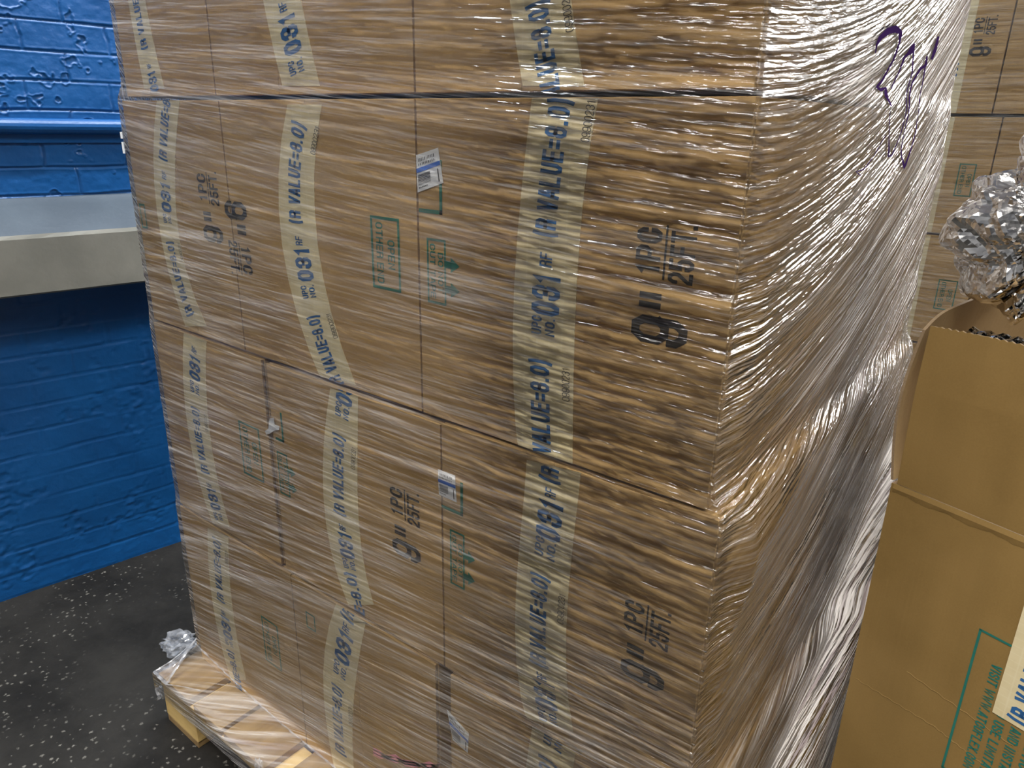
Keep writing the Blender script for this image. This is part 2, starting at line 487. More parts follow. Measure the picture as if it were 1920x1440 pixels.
fl = box('floor', -6, 7, -6.5, 9, -0.05, 0.0, M_floor); tag(fl, kind='structure')
ce = box('ceiling', -6, 7, -6.5, 9, CEIL, CEIL + 0.05, M_grey); tag(ce, kind='structure')
tag(box('wall_right', 5.5, 5.6, -6.5, 9, 0, CEIL, M_grey), kind='structure')
tag(box('wall_back', -6, 7, 8.0, 8.1, 0, CEIL, M_grey), kind='structure')
tag(box('wall_front', -6, 7, -5.6, -5.5, 0, CEIL, M_grey), kind='structure')

# ------------------------------------------------------------------ stroke lettering
RR = [(0, .22), (0, .78), (.28, 1), (.72, 1), (1, .78), (1, .22), (.72, 0), (.28, 0)]
G = {
 '0': [(RR, 1)], 'O': [(RR, 1)],
 'D': [([(0, 0), (0, 1), (.7, 1), (1, .8), (1, .2), (.7, 0)], 1)],
 '1': [([(.15, .78), (.62, .95), (.62, 0)], 0)],
 '2': [([(0, .72), (0, .82), (.28, 1), (.72, 1), (1, .82), (1, .6), (.05, .12), (.05, 0), (1, 0)], 0)],
 '3': [([(0, .74), (0, .84), (.28, 1), (.72, 1), (1, .84), (1, .64), (.74, .52), (.4, .52)], 0), ([(.74, .52), (1, .4), (1, .16), (.72, 0), (.28, 0), (0, .16), (0, .26)], 0)],
 '4': [([(.75, 0), (.75, 1), (0, .3), (1, .3)], 0)],
 '5': [([(1, 1), (.04, 1), (.04, .56), (.72, .6), (1, .48), (1, .16), (.72, 0), (.28, 0), (0, .16), (0, .24)], 0)],
 '8': [([(.05, .62), (.05, .86), (.28, 1), (.72, 1), (.95, .86), (.95, .62), (.72, .52), (.28, .52)], 1), ([(0, .16), (0, .4), (.28, .52), (.72, .52), (1, .4), (1, .16), (.72, 0), (.28, 0)], 1)],
 '9': [([(1, .5), (.72, .38), (.28, .38), (0, .52), (0, .84), (.28, 1), (.72, 1), (1, .84), (1, .16), (.72, 0), (.28, 0), (0, .14), (0, .24)], 0)],
 'A': [([(0, 0), (.42, 1), (.58, 1), (1, 0)], 0), ([(.22, .26), (.78, .26)], 0)],
 'B': [([(0, 0), (0, 1), (.7, 1), (.95, .86), (.95, .62), (.7, .52), (0, .52)], 0), ([(.7, .52), (1, .4), (1, .14), (.7, 0), (0, 0)], 0)],
 'C': [([(1, .66), (1, .8), (.72, 1), (.28, 1), (0, .78), (0, .22), (.28, 0), (.72, 0), (1, .2), (1, .34)], 0)],
 'E': [([(1, 1), (0, 1), (0, 0), (1, 0)], 0), ([(0, .52), (.85, .52)], 0)],
 'F': [([(1, 1), (0, 1), (0, 0)], 0), ([(0, .52), (.85, .52)], 0)],
 'G': [([(1, .7), (1, .8), (.72, 1), (.28, 1), (0, .78), (0, .22), (.28, 0), (.72, 0), (1, .2), (1, .45), (.55, .45)], 0)],
 'H': [([(0, 0), (0, 1)], 0), ([(1, 0), (1, 1)], 0), ([(0, .52), (1, .52)], 0)],
 'I': [([(.5, 0), (.5, 1)], 0)],
 'L': [([(0, 1), (0, 0), (1, 0)], 0)],
 'M': [([(0, 0), (0, 1), (.5, .3), (1, 1), (1, 0)], 0)],
 'N': [([(0, 0), (0, 1), (1, 0), (1, 1)], 0)],
 'P': [([(0, 0), (0, 1), (.72, 1), (1, .86), (1, .58), (.72, .44), (0, .44)], 0)],
 'R': [([(0, 0), (0, 1), (.72, 1), (.98, .86), (.98, .64), (.72, .52), (0, .52)], 0), ([(.72, .52), (1, .38), (1, 0)], 0)],
 'S': [([(1, .74), (1, .84), (.72, 1), (.28, 1), (0, .84), (0, .66), (.28, .54), (.72, .46), (1, .34), (1, .16), (.72, 0), (.28, 0), (0, .16), (0, .26)], 0)],
 'T': [([(0, 1), (1, 1)], 0), ([(.5, 1), (.5, 0)], 0)],
 'U': [([(0, 1), (0, .22), (.28, 0), (.72, 0), (1, .22), (1, 1)], 0)],
 'V': [([(0, 1), (.45, 0), (.55, 0), (1, 1)], 0)],
 'W': [([(0, 1), (.25, 0), (.5, .8), (.75, 0), (1, 1)], 0)],
 'X': [([(0, 0), (1, 1)], 0), ([(0, 1), (1, 0)], 0)],
 'Y': [([(0, 1), (.5, .5), (1, 1)], 0), ([(.5, .5), (.5, 0)], 0)],
 '(': [([(.75, 1.12), (.3, .82), (.3, .12), (.75, -.18)], 0)],
 ')': [([(.25, 1.12), (.7, .82), (.7, .12), (.25, -.18)], 0)],
 '=': [([(0, .68), (1, .68)], 0), ([(0, .28), (1, .28)], 0)],
 '.': [([(.5, 0), (.5, .02)], 0)],
 '"': [([(.15, 1), (.15, .62)], 0), ([(.85, 1), (.85, .62)], 0)],
}
WID = {'1': .36, 'I': .22, '(': .3, ')': .3, '.': .2, 'W': .72, 'M': .62, ' ': .22, '=': .42, '"': .5}

def strip(pts, closed, hw, ext=True):
    P = [np.array(p, float) for p in pts]; n = len(P)
    if not closed and ext:
        d = P[0] - P[1]; P[0] = P[0] + d / np.linalg.norm(d) * hw
        d = P[-1] - P[-2]; P[-1] = P[-1] + d / np.linalg.norm(d) * hw
    L = []; Rr = []
    for i in range(n):
        a = P[i - 1] if (closed or i > 0) else None
        b = P[(i + 1) % n] if (closed or i < n - 1) else None
        ns = []
        if a is not None: d = P[i] - a; d /= np.linalg.norm(d) + 1e-9; ns.append(np.array([-d[1], d[0]]))
        if b is not None: d = b - P[i]; d /= np.linalg.norm(d) + 1e-9; ns.append(np.array([-d[1], d[0]]))
        m = sum(ns); m /= np.linalg.norm(m) + 1e-9
        k = min(1.0 / max(0.35, float(m @ ns[0])), 1.8)
        L.append(P[i] + m * hw * k); Rr.append(P[i] - m * hw * k)
    q = []
    for i in range(n if closed else n - 1):
        j = (i + 1) % n
        q.append((L[i], L[j], Rr[j], Rr[i]))
    return q

def text_quads(s, t=0.17, w=0.5, gap=0.09):
    """list of quads in em units (height 1) and total width"""
    x = 0; out = []
    for ch in s:
        cw = WID.get(ch, 0.5) * w / 0.5
        if ch in G:
            tt = t
            for pts, cl in G[ch]:
                pp = [(x + tt / 2 + (cw - tt) * p[0], tt / 2 + (1 - tt) * p[1]) for p in pts]
                out += strip(pp, cl, tt / 2)
        x += cw + gap
    return out, x - gap

def flat_text(s, origin, du, dv, length, height, t=0.17, w=0.5, clamp=None, gap=0.09):
    """quads in 3D: origin baseline start, du along unit, dv up unit"""
    q, W = text_quads(s, t, w, gap)
    vs = []; fs = []
    for qd in q:
        b = len(vs)
        for p in qd:
            v = origin + du * (p[0] / W * length) + dv * (p[1] * height)
            if clamp: v[2] = min(max(v[2], clamp[0]), clamp[1])
            vs.append(v)
        fs.append((b, b + 1, b + 2, b + 3))
    return vs, fs
class MB:
    def __init__(s): s.v = []; s.f = []; s.m = []
    def add(s, vf, mi=0):
        b = len(s.v); s.v += [tuple(v) for v in vf[0]]; s.f += [tuple(i + b for i in f) for f in vf[1]]; s.m += [mi] * len(vf[1])
    def poly(s, pts, mi=0):
        b = len(s.v); s.v += [tuple(p) for p in pts]; s.f.append(tuple(range(b, b + len(pts)))); s.m.append(mi)
    def build(s, name, mats, parent): return mesh(name, s.v, s.f, mats, parent, fm=s.m)

UX = np.array([1., 0, 0]); UY = np.array([0, 1., 0]); UZ = np.array([0, 0, 1.])

# ------------------------------------------------------------------ the pallet load
H = 0.4255
FY = 0.6872
TOP = 1.385 + 0.0315          # top of the layer whose top is at eye level
L_Z = {'A': (TOP, TOP + H), 'B': (TOP - H, TOP), 'C': (TOP - 2 * H, TOP - H), 'D': (TOP - 3 * H, TOP - 2 * H)}
L_Y = {'A': FY + 0.006, 'B': FY, 'C': FY - 0.003, 'D': FY - 0.006}
L_X = {'A': (-1.480, -0.276), 'B': (-1.492, -0.271), 'C': (-1.492, -0.254), 'D': (-1.492, -0.238)}
L_S = {'A': (-1.175, -0.715), 'B': (-1.159, -0.709), 'C': (-1.100, -0.670), 'D': (-1.075, -0.668)}
MIDY = 1.128; BACKY = 1.581

def carton_body(x0, x1, y0, y1, z0, z1, parent, front=True):
    bm = bmesh.new()
    bm_box(bm, x0, x1, y0, y1, z0, z1, 0.0022)
    b = bm_obj('carton_body', bm, M_card, parent)
    return b

def tapeobj(parent, rows, yp, zr):
    """rows: list of (py, pxL, pxR) edges of the tape on the face"""
    vs = []; fs = []; cen = []
    rows2 = []
    py_ = np.array([q[0] for q in rows], float); dg = 3 if len(rows) > 5 else 2
    if len(rows) >= 4:
        cl = np.polyfit(py_ - py_.mean(), [q[1] for q in rows], dg); cr_ = np.polyfit(py_ - py_.mean(), [q[2] for q in rows], dg)
        rows = [(y, float(np.polyval(cl, y - py_.mean())), float(np.polyval(cr_, y - py_.mean()))) for y in np.linspace(py_[0], py_[-1], 9)]
    for i in range(len(rows) - 1):
        a, b = rows[i], rows[i + 1]
        for k in range(6):
            t = k / 6; rows2.append(tuple(a[j] + (b[j] - a[j]) * t for j in range(3)))
    rows2.append(rows[-1])
    for (py, l, r) in rows2:
        a = on_y(l, py, yp); b = on_y(r, py, yp)
        # smooth bow of the tape
        vs.append(a); vs.append(b)
        cen.append((py, (a[0] + b[0]) / 2, (a[2] + b[2]) / 2, abs(b[0] - a[0])))
    for v in vs: v[2] = min(max(v[2], zr[0] + 0.001), zr[1] - 0.001)
    n = len(rows2)
    for i in range(n - 1):
        fs.append((2 * i, 2 * i + 2, 2 * i + 3, 2 * i + 1))
    # thickness
    k = len(vs)
    vs2 = [v + UY * 0.0006 for v in vs]
    f2 = [tuple(reversed([j + k for j in f])) for f in fs]
    side = []
    for i in range(n - 1):
        side.append((2 * i, 2 * i + k, 2 * i + 2 + k, 2 * i + 2)); side.append((2 * i + 1, 2 * i + 3, 2 * i + 3 + k, 2 * i + 1 + k))
    o = mesh('packing_tape', vs + vs2, fs + f2 + side, M_tape, parent)
    return o, np.array(cen)

def path_text(mb, s, cen, yp, y0, y1, lat, h, zr, t=0.17, mi=0, w=0.5):
    """text running up the tape from pixel row y0 (start) to y1; lat = baseline offset in tape widths from centre (+ right), h = letter height in m"""
    q, W = text_quads(s, t, w)
    zz = cen[:, 2]; o = np.argsort(zz); zs = zz[o]; xs = cen[o, 1]
    def z_of(py):
        # row -> height on the path
        return float(np.interp(py, cen[:, 0], cen[:, 2]))
    if y0 > cen[-1, 0]:
        sl = (cen[-1, 2] - cen[0, 2]) / (cen[-1, 0] - cen[0, 0]); za = cen[-1, 2] + sl * (y0 - cen[-1, 0])
    else: za = z_of(y0)
    if y1 < cen[0, 0]:
        sl = (cen[3, 2] - cen[0, 2]) / (cen[3, 0] - cen[0, 0]); zb = cen[0, 2] + sl * (y1 - cen[0, 0])
    else: zb = z_of(y1)
    wd = cen[:, 3].mean()
    for qd in q:
        pts = []
        for p in qd:
            z = za + (zb - za) * p[0] / W
            x = float(np.interp(z, zs, xs))
            e = 0.01
            dx = (float(np.interp(z + e, zs, xs)) - float(np.interp(z - e, zs, xs))) / (2 * e)
            off = lat * wd - (p[1]) * h          # up direction of letters is -x
            zz2 = z - off * dx * 0.8
            pts.append(np.array([x + off, yp, min(max(zz2, zr[0]), zr[1])]))
        if max(a[2] for a in pts) - min(a[2] for a in pts) < 1e-5: continue
        mb.poly(pts, mi)

def tape_set(parent, rows, big, small, yp, zr):
    tp, cen = tapeobj(parent, rows, yp - 0.0006, zr)
    ys = yp - 0.0010
    wd = cen[:, 3].mean()
    def line(txt, it, lat, h, t, name='tape_lettering', mat=M_blue):
        mb = MB(); path_text(mb, txt, cen, ys, it[0], it[1], lat, h, zr, t)
        if mb.v: mb.build(name, mat, tp)
    for it in big:
        k = it[0]; q = it[1:3]
        if k == 'V': line('(R VALUE=8.0)', q, 0.12, wd * 0.33, 0.175)
        elif k == 'N': line('031', q, 0.26, wd * 0.46, 0.18)
        elif k == 'U':
            line('UPC', q, -0.02, wd * 0.17, 0.16); line('NO.', q, 0.20, wd * 0.16, 0.16)
        elif k == 'F': line('RF', q, 0.10, wd * 0.2, 0.15)
    for it in small or []: line('09900231', it, 0.46, wd * 0.125, 0.075, 'serial_number', M_black)

def stamp(parent, cx, z0, yp, flip=1, sc=1.0, shear=0.0):
    """size print 9" 1PC/25FT. running up (flip=1) or down the face; z0 = start of the 9, cx = centre line"""
    mb = MB(); du = UZ * flip; dv = -UX * flip
    def T(s, a, b, v0, v1, t=0.2, w=0.5):
        o = np.array([cx, yp, z0]) + du * a * sc + dv * v0 * sc
        vf = flat_text(s, o, du, dv, (b - a) * sc, (v1 - v0) * sc, t, w)
        mb.add(vf)
    T('9', 0, 0.030, -0.033, 0.033, 0.15, 0.5)
    T('"', 0.036, 0.057, -0.028, 0.026, 0.16, 0.5)
    T('1PC', 0.074, 0.122, 0.005, 0.034, 0.16)
    T('25FT.', 0.068, 0.128, -0.033, -0.005, 0.16)
    p0 = np.array([cx, yp, z0]) + du * 0.07 * sc + dv * 0.0012 * sc
    mb.poly([p0, p0 + du * 0.056 * sc, p0 + du * 0.056 * sc - dv * 0.0024 * sc, p0 - dv * 0.0024 * sc])
    return mb.build('size_print', M_black, parent)

def rect_frame(mb, x0, x1, z0, z1, yp, t=0.003, tl=None):
    tl = tl or t
    def R(a, b, c, d): mb.poly([np.array([a, yp, c]), np.array([b, yp, c]), np.array([b, yp, d]), np.array([a, yp, d])])
    R(x0, x0 + tl, z0, z1); R(x1 - tl, x1, z0, z1); R(x0 + tl, x1 - tl, z0, z0 + t); R(x0 + tl, x1 - tl, z1 - t, z1)

def open_end(parent, x0, x1, z0, z1, yp):
    mb = MB(); rect_frame(mb, x0, x1, z0, z1, yp, 0.004)
    du = -UZ; dv = UX; w = x1 - x0; h = z1 - z0
    mb.add(flat_text('OTHER END', np.array([x0 + w * 0.18, yp, z1 - h * 0.08]), du, dv, h * 0.84, w * 0.24, 0.15, 0.62))
    mb.add(flat_text('OPEN', np.array([x0 + w * 0.58, yp, z1 - h * 0.30]), du, dv, h * 0.40, w * 0.24, 0.15, 0.62))
    return mb.build('handling_print', M_green, parent)

def do_not(parent, x0, x1, z0, z1, yp, br=None):
    mb = MB(); rect_frame(mb, x0, x1, z0, z1, yp, 0.003)
    du = -UZ; dv = UX; w = x1 - x0; h = z1 - z0
    mb.add(flat_text('CUT TAPE', np.array([x0 + w * 0.16, yp, z1 - h * 0.08]), du, dv, h * 0.84, w * 0.28, 0.14, 0.6))
    mb.add(flat_text('DO NOT', np.array([x0 + w * 0.58, yp, z1 - h * 0.2]), du, dv, h * 0.62, w * 0.28, 0.14, 0.6))
    for f in (0.36, 0.74):
        zc = z1 - h * f; a = h * 0.055
        mb.poly([np.array([x1, yp, zc - a]), np.array([x1 + w * 0.28, yp, zc - a]), np.array([x1 + w * 0.28, yp, zc + a]), np.array([x1, yp, zc + a])])
        mb.poly([np.array([x1 + w * 0.25, yp, zc - 2.1 * a]), np.array([x1 + w * 0.7, yp, zc]), np.array([x1 + w * 0.25, yp, zc + 2.1 * a])])
    if br:
        bx0, bx1, bz0, bz1 = br
        def R(a, b, c, d): mb.poly([np.array([a, yp, c]), np.array([b, yp, c]), np.array([b, yp, d]), np.array([a, yp, d])])
        R(bx0, bx1, bz0, bz0 + 0.005); R(bx1 - 0.005, bx1, bz0, bz1)
    return mb.build('handling_print', M_green, parent)

def ship_label(parent, pts, yp, name='shipping_label'):
    """pts: four pixel corners tl,tr,br,bl"""
    P = [on_y(px, py, yp) for px, py in pts]
    def at(u, v): return (P[0] * (1 - u) + P[1] * u) * (1 - v) + (P[3] * (1 - u) + P[2] * u) * v
    mb = MB(); off = -UY * 0.0004
    F4 = [at(0, 0), at(1, 0), at(1, 1), at(0, 1)]; B4 = [p + UY * 0.0005 for p in F4]
    mb.poly(F4, 0); mb.poly(B4[::-1], 0)
    for i in range(4): mb.poly([F4[i], B4[i], B4[(i + 1) % 4], F4[(i + 1) % 4]], 0)
    def Q(u0, u1, v0, v1, mi): mb.poly([at(u0, v0) + off, at(u1, v0) + off, at(u1, v1) + off, at(u0, v1) + off], mi)
    Q(0, 1, 0.36, 0.48, 1)
    rnd = random.Random(3)
    for r, (v, s) in enumerate(((0.16, 0.1), (0.28, 0.07))):
        u = 0.1
        while u < 0.78:
            w = rnd.uniform(0.03, 0.06); Q(u, u + w * 0.6, v - s * 0.5, v + s * 0.4, 2); u += w + 0.025
    v = 0.54
    while v < 0.83:
        w = rnd.choice([0.008, 0.014, 0.02]); Q(0.05, 0.56, v, v + w, 2); v += w + rnd.choice([0.012, 0.02])
    Q(0.85, 0.89, 0.55, 0.92, 2)
    u = 0.08
    for k in range(6): Q(u, u + 0.035, 0.88, 0.91, 2); u += 0.06
    return mb.build(name, [M_label, M_labelblue, M_black], parent)

def carton(layer, col, row, label, group):
    z0, z1 = L_Z[layer]; xs = [L_X[layer][0], L_S[layer][0], L_S[layer][1], L_X[layer][1]]
    x0, x1 = xs[col] + 0.0008, xs[col + 1] - 0.0008
    if layer == 'C' and col == 0: x1 -= 0.006
    if layer == 'C' and col == 1: x0 += 0.006
    if layer == 'D' and col == 1: x1 -= 0.018
    if layer == 'D' and col == 2: x0 += 0.012
    y0 = L_Y[layer] if row == 0 else MIDY
    y1 = MIDY - 0.004 if row == 0 else BACKY
    zz0, zz1 = z0 + 0.001, z1 - 0.0035
    if layer == 'A': zz0 += 0.0015
    if (layer, col) == ('C', 1): zz1 -= 0.003
    t = empty('carton', ((x0 + x1) / 2, (y0 + y1) / 2, zz0))
    tag(t, label, 'box', group)
    fl = 0.0065 if row == 0 else 0.0
    carton_body(x0, x1, y0 + fl, y1, zz0, zz1, t)
    if row == 0:
        xc = TAPEX.get((layer, col), (x0 + x1) / 2)
        for a, b in ((x0 + 0.001, xc - 0.0003), (xc + 0.0003, x1 - 0.001)):
            box('flap', a, b, y0, y0 + fl - 0.0022, zz0 + 0.001, zz1 - 0.001, M_card, t, 0.0004)
    return t, y0, (zz0, zz1)

TAPEX = {}
TP = {  # rows (py, left px, right px), big text, small numbers
 ('B', 2): ([(172, 998, 1122), (202, 996, 1120), (300, 983, 1103), (375, 976, 1092), (540, 964, 1081), (702, 962, 1076), (841, 970, 1072), (885, 976, 1074)],
            [('V', 445, 184), ('F', 500, 474), ('N', 590, 513), ('U', 628, 594), ('V', 893, 674)], [(258, 182), (742, 680)]),
 ('B', 1): ([(196, 539, 603), (300, 523, 590), (412, 525, 592), (460, 529, 596), (540, 543, 606), (632, 571, 637), (722, 606, 666)],
            [('V', 420, 231), ('F', 460, 443), ('N', 527, 464), ('U', 559, 535), ('V', 722, 591)], [(278, 221), (640, 593)]),
 ('B', 0): ([(186, 294, 337), (262, 288, 330), (375, 291, 328), (450, 304, 338), (540, 323, 357), (612, 348, 388)],
            [('V', 302, 160), ('F', 336, 321), ('N', 397, 341), ('U', 418, 402), ('V', 592, 452)], [(490, 455)]),
 ('C', 2): ([(862, 987, 1092), (900, 986, 1086), (1050, 971, 1072), (1200, 966, 1060), (1290, 974, 1064), (1372, 992, 1074)],
            [('V', 906, 700), ('F', 934, 916), ('N', 1010, 937), ('U', 1045, 1011), ('V', 1251, 1079), ('F', 1275, 1262), ('N', 1328, 1275), ('U', 1355, 1330)], [(1150, 1094)]),
 ('C', 1): ([(728, 619, 671), (797, 610, 671), (910, 607, 670), (1000, 609, 673), (1050, 629, 682), (1134, 652, 700)],
            [('N', 757, 700), ('U', 783, 757), ('V', 967, 816), ('F', 995, 983), ('N', 1046, 997), ('U', 1067, 1048), ('V', 1250, 1074)], [(865, 824)]),
 ('C', 0): ([(622, 344, 387), (722, 344, 388), (835, 359, 396), (910, 373, 408), (990, 402, 432)],
            [('F', 662, 651), ('N', 711, 666), ('U', 737, 716), ('V', 889, 764), ('F', 914, 905), ('N', 956, 914), ('U', 975, 960)], [(800, 768)]),
 ('D', 2): ([(1352, 1000, 1090), (1440, 986, 1075), (1560, 975, 1060), (1700, 975, 1055)],
            [('U', 1402, 1368), ('V', 1625, 1424)], []),
 ('D', 1): ([(1130, 630, 694), (1200, 612, 679), (1312, 607, 663), (1380, 615, 660), (1440, 628, 664), (1480, 634, 668)],
            [('V', 1165, 1020), ('F', 1184, 1170), ('N', 1240, 1184), ('U', 1267, 1243), ('V', 1416, 1288)], [(1342, 1306)]),
 ('D', 0): ([(990, 389, 427), (1050, 391, 431), (1162, 404, 437), (1237, 421, 452), (1275, 434, 462)],
            [('V', 1130, 1012), ('F', 1153, 1144), ('N', 1197, 1153), ('U', 1211, 1199), ('V', 1330, 1220)], [(1045, 1018)]),
 ('A', 2): ([(-300, 930, 1046), (-120, 942, 1058), (0, 956, 1070), (161, 980, 1096)],
            [('V', 262, 0)], [(75, -2)]),
 ('A', 1): ([(-300, 450, 520), (-120, 474, 545), (0, 491, 562), (161, 530, 600)],
            [('F', 22, 4), ('N', 102, 28), ('U', 138, 112), ('V', -10, -190)], []),
 ('A', 0): ([(-300, 196, 236), (-120, 220, 254), (0, 240, 270), (100, 258, 293), (166, 270, 308)],
            [('V', 93, -60), ('F', 128, 119), ('N', 172, 134)], []),
}
for k, v in TP.items():
    py, l, r = v[0][0]
    TAPEX[k] = float(on_y((l + r) / 2, py, L_Y[k[0]])[0])
LAB = {
 ('A', 2): 'topmost row carton at the right corner, 8.0) cut off above on its tape',
 ('A', 1): 'middle carton of the topmost row, blue 031 high on its tape',
 ('A', 0): 'topmost row carton at the left end, beside the painted brick',
 ('B', 2): 'large corner carton with bold 9" stamp, arrows and barcode label, second row from top',
 ('B', 1): 'carton with boxed green OPEN OTHER END print, middle of second row from top',
 ('B', 0): 'left end carton of second row from top, level with the stone ledge',
 ('C', 2): 'corner carton of third row, small barcode label, under the large 9" corner carton',
 ('C', 1): 'third row middle carton with 9" 25FT stamp, torn white scrap at its left',
 ('C', 0): 'third row carton at the left end, just below ledge height',
 ('D', 2): 'bottom row corner carton with tilted barcode label, cut off by the frame bottom',
 ('D', 1): 'bottom row middle carton with a pink marker squiggle low on it',
 ('D', 0): 'bottom row carton at the left end, above the bare pallet boards',
}
for (ly, c), lab in LAB.items():
    t, y0, zr = carton(ly, c, 0, lab, 'cartons on the wrapped pallet by the blue wall')
    rows, big, small = TP[(ly, c)]
    tape_set(t, rows, big, small, y0, zr)
    ys = y0 - 0.0005
    def fx(px, py): return float(on_y(px, py, ys)[0])
    def fz(px, py): return float(on_y(px, py, ys)[2])
    if (ly, c) == ('B', 2):
        stamp(t, -0.348, fz(1235, 647), ys)
        do_not(t, fx(801, 500), fx(836, 500), fz(820, 570), fz(818, 448), ys, (fx(785, 380), fx(829, 380), fz(806, 400), fz(829, 300)))
        ship_label(t, [(780, 291), (821, 277), (831, 343), (783, 361)], ys - 0.0006)
    if (ly, c) == ('B', 1):
        open_end(t, fx(697, 480), fx(750, 480), fz(722, 543), fz(722, 407), ys)
        stamp(t, fx(447, 450), fz(442, 378), ys, -1, 0.98)
    if (ly, c) == ('B', 0):
        stamp(t, fx(395, 400), fz(398, 454), ys, 1, 0.95)
        mb = MB()
        rect_frame(mb, fx(263, 400), fx(273, 400), fz(257, 425), fz(255, 380), ys, 0.004)
        mb.build('handling_print', M_green, t)
    if (ly, c) == ('C', 2):
        stamp(t, fx(1205, 1250), fz(1203, 1282), ys, 1, 0.92)
        do_not(t, fx(844, 1040), fx(871, 1040), fz(858, 1100), fz(858, 998), ys, (fx(828, 940), fx(868, 940), fz(848, 960), fz(868, 906)))
        ship_label(t, [(821, 880), (853, 892), (856, 942), (823, 927)], ys - 0.0006)
    if (ly, c) == ('C', 1):
        stamp(t, fx(760, 980), fz(762, 1047), ys, 1, 0.97)
        do_not(t, fx(523, 890), fx(541, 890), fz(538, 930), fz(530, 850), ys, (fx(515, 800), fx(530, 800), fz(522, 826), fz(522, 772)))
        # torn scrap of a white label
        P = [(505, 785), (513, 783), (515, 796), (524, 799), (523, 806), (513, 808), (506, 813), (499, 815), (497, 808), (503, 804)]
        pts = [on_y(a, b, ys - 0.002) for a, b in P]
        mb = MB(); mb.poly(pts)
        mb.build('torn_label', M_label, t)
    if (ly, c) == ('C', 0):
        open_end(t, fx(453, 845), fx(489, 845), fz(470, 893), fz(470, 798), ys)
    if (ly, c) == ('D', 0):
        open_end(t, fx(495, 1205), fx(523, 1205), fz(509, 1245), fz(509, 1167), ys)
    if (ly, c) == ('D', 1):
        mb = MB(); rect_frame(mb, fx(574, 1160), fx(590, 1160), fz(580, 1178), fz(580, 1150), ys, 0.003)
        mb.build('handling_print', M_green, t)
        mb = MB(); pts = [(700, 1408), (712, 1414), (725, 1420), (742, 1424), (760, 1430), (780, 1433), (805, 1437), (825, 1436)]
        for w_, dy in ((4, 0), (3, 7), (2.5, -5)):
            pp = [(a, b + dy * math.sin(a * .1)) for a, b in pts]
            for i in range(len(pp) - 1):
                a, b = pp[i], pp[i + 1]
                mb.poly([on_y(a[0], a[1] - w_, ys), on_y(b[0], b[1] - w_, ys), on_y(b[0], b[1] + w_, ys), on_y(a[0], a[1] + w_, ys)])
        mb.build('marker_scribble', M_pink, t)
    if (ly, c) == ('D', 2):
        do_not(t, fx(868, 1480), fx(895, 1480), fz(880, 1540), fz(870, 1450), ys)
        ship_label(t, [(838, 1331), (879, 1376), (877, 1412), (849, 1388)], ys - 0.0006)
RL = {'A': 'topmost row carton on the right side of the load, behind cloudy silver film',
      'B': 'brown carton on the right side of the load, second row, away from the corner',
      'C': 'brown carton on the right side of the load, third row, away from the corner',
      'D': 'brown carton on the right side of the load, bottom row, away from the corner'}
def side_print(parent, x, y0, y1, z0, z1, words):
    mb = MB()
    def R(a, b, c, d): mb.poly([np.array([x, a, c]), np.array([x, b, c]), np.array([x, b, d]), np.array([x, a, d])])
    t = 0.004
    R(y0, y0 + t, z0, z1); R(y1 - t, y1, z0, z1); R(y0, y1, z0, z0 + t); R(y0, y1, z1 - t, z1)
    h = (z1 - z0)
    for k, s in enumerate(words):
        mb.add(flat_text(s, np.array([x, y0 + 0.012, z1 - h * (0.42 + 0.4 * k)]), UY, UZ, (y1 - y0) - 0.024, h * 0.26, 0.15, 0.6))
    return mb.build('handling_print', M_green, parent)
for ly in 'ABCD':
    for c in (0, 1, 2):
        lab = RL[ly] if c == 2 else 'brown carton hidden behind the front row of the wrapped pallet load'
        t, y0, zr = carton(ly, c, 1, lab, 'cartons in the back row of the wrapped load')
        if c == 2:
            x = L_X[ly][1] - 0.0015
            zb = zr[0]
            side_print(t, x, 1.20, 1.30, zb + 0.20, zb + 0.29, ['DO NOT', 'CUT TAPE'])
            side_print(t, x, 1.42, 1.50, zb + 0.24, zb + 0.30, ['OPEN'])

# side prints on the front corner cartons
for o in [o for o in C.objects if o.name.startswith('carton') and o.type == 'EMPTY' and 'corner' in o['label'] and 'away' not in o['label'] and 'background' not in o['label']]:
    zb = o.location.z
    ly = min(L_Z, key=lambda k: abs(L_Z[k][0] - zb))
    if ly == 'A': continue
    x = L_X[ly][1] - 0.0015
    side_print(o, x, 0.87, 0.97, zb + 0.255, zb + 0.31, ['OPEN'])
    mb = MB()
    for yc in (0.99, 1.05):
        mb.poly([np.array([x, yc, zb + 0.27]), np.array([x, yc + 0.02, zb + 0.27]), np.array([x, yc + 0.02, zb + 0.31]), np.array([x, yc, zb + 0.31])])
        mb.poly([np.array([x, yc - 0.012, zb + 0.305]), np.array([x, yc + 0.032, zb + 0.305]), np.array([x, yc + 0.01, zb + 0.335])])
    mb.build('arrow_print', M_green, o)

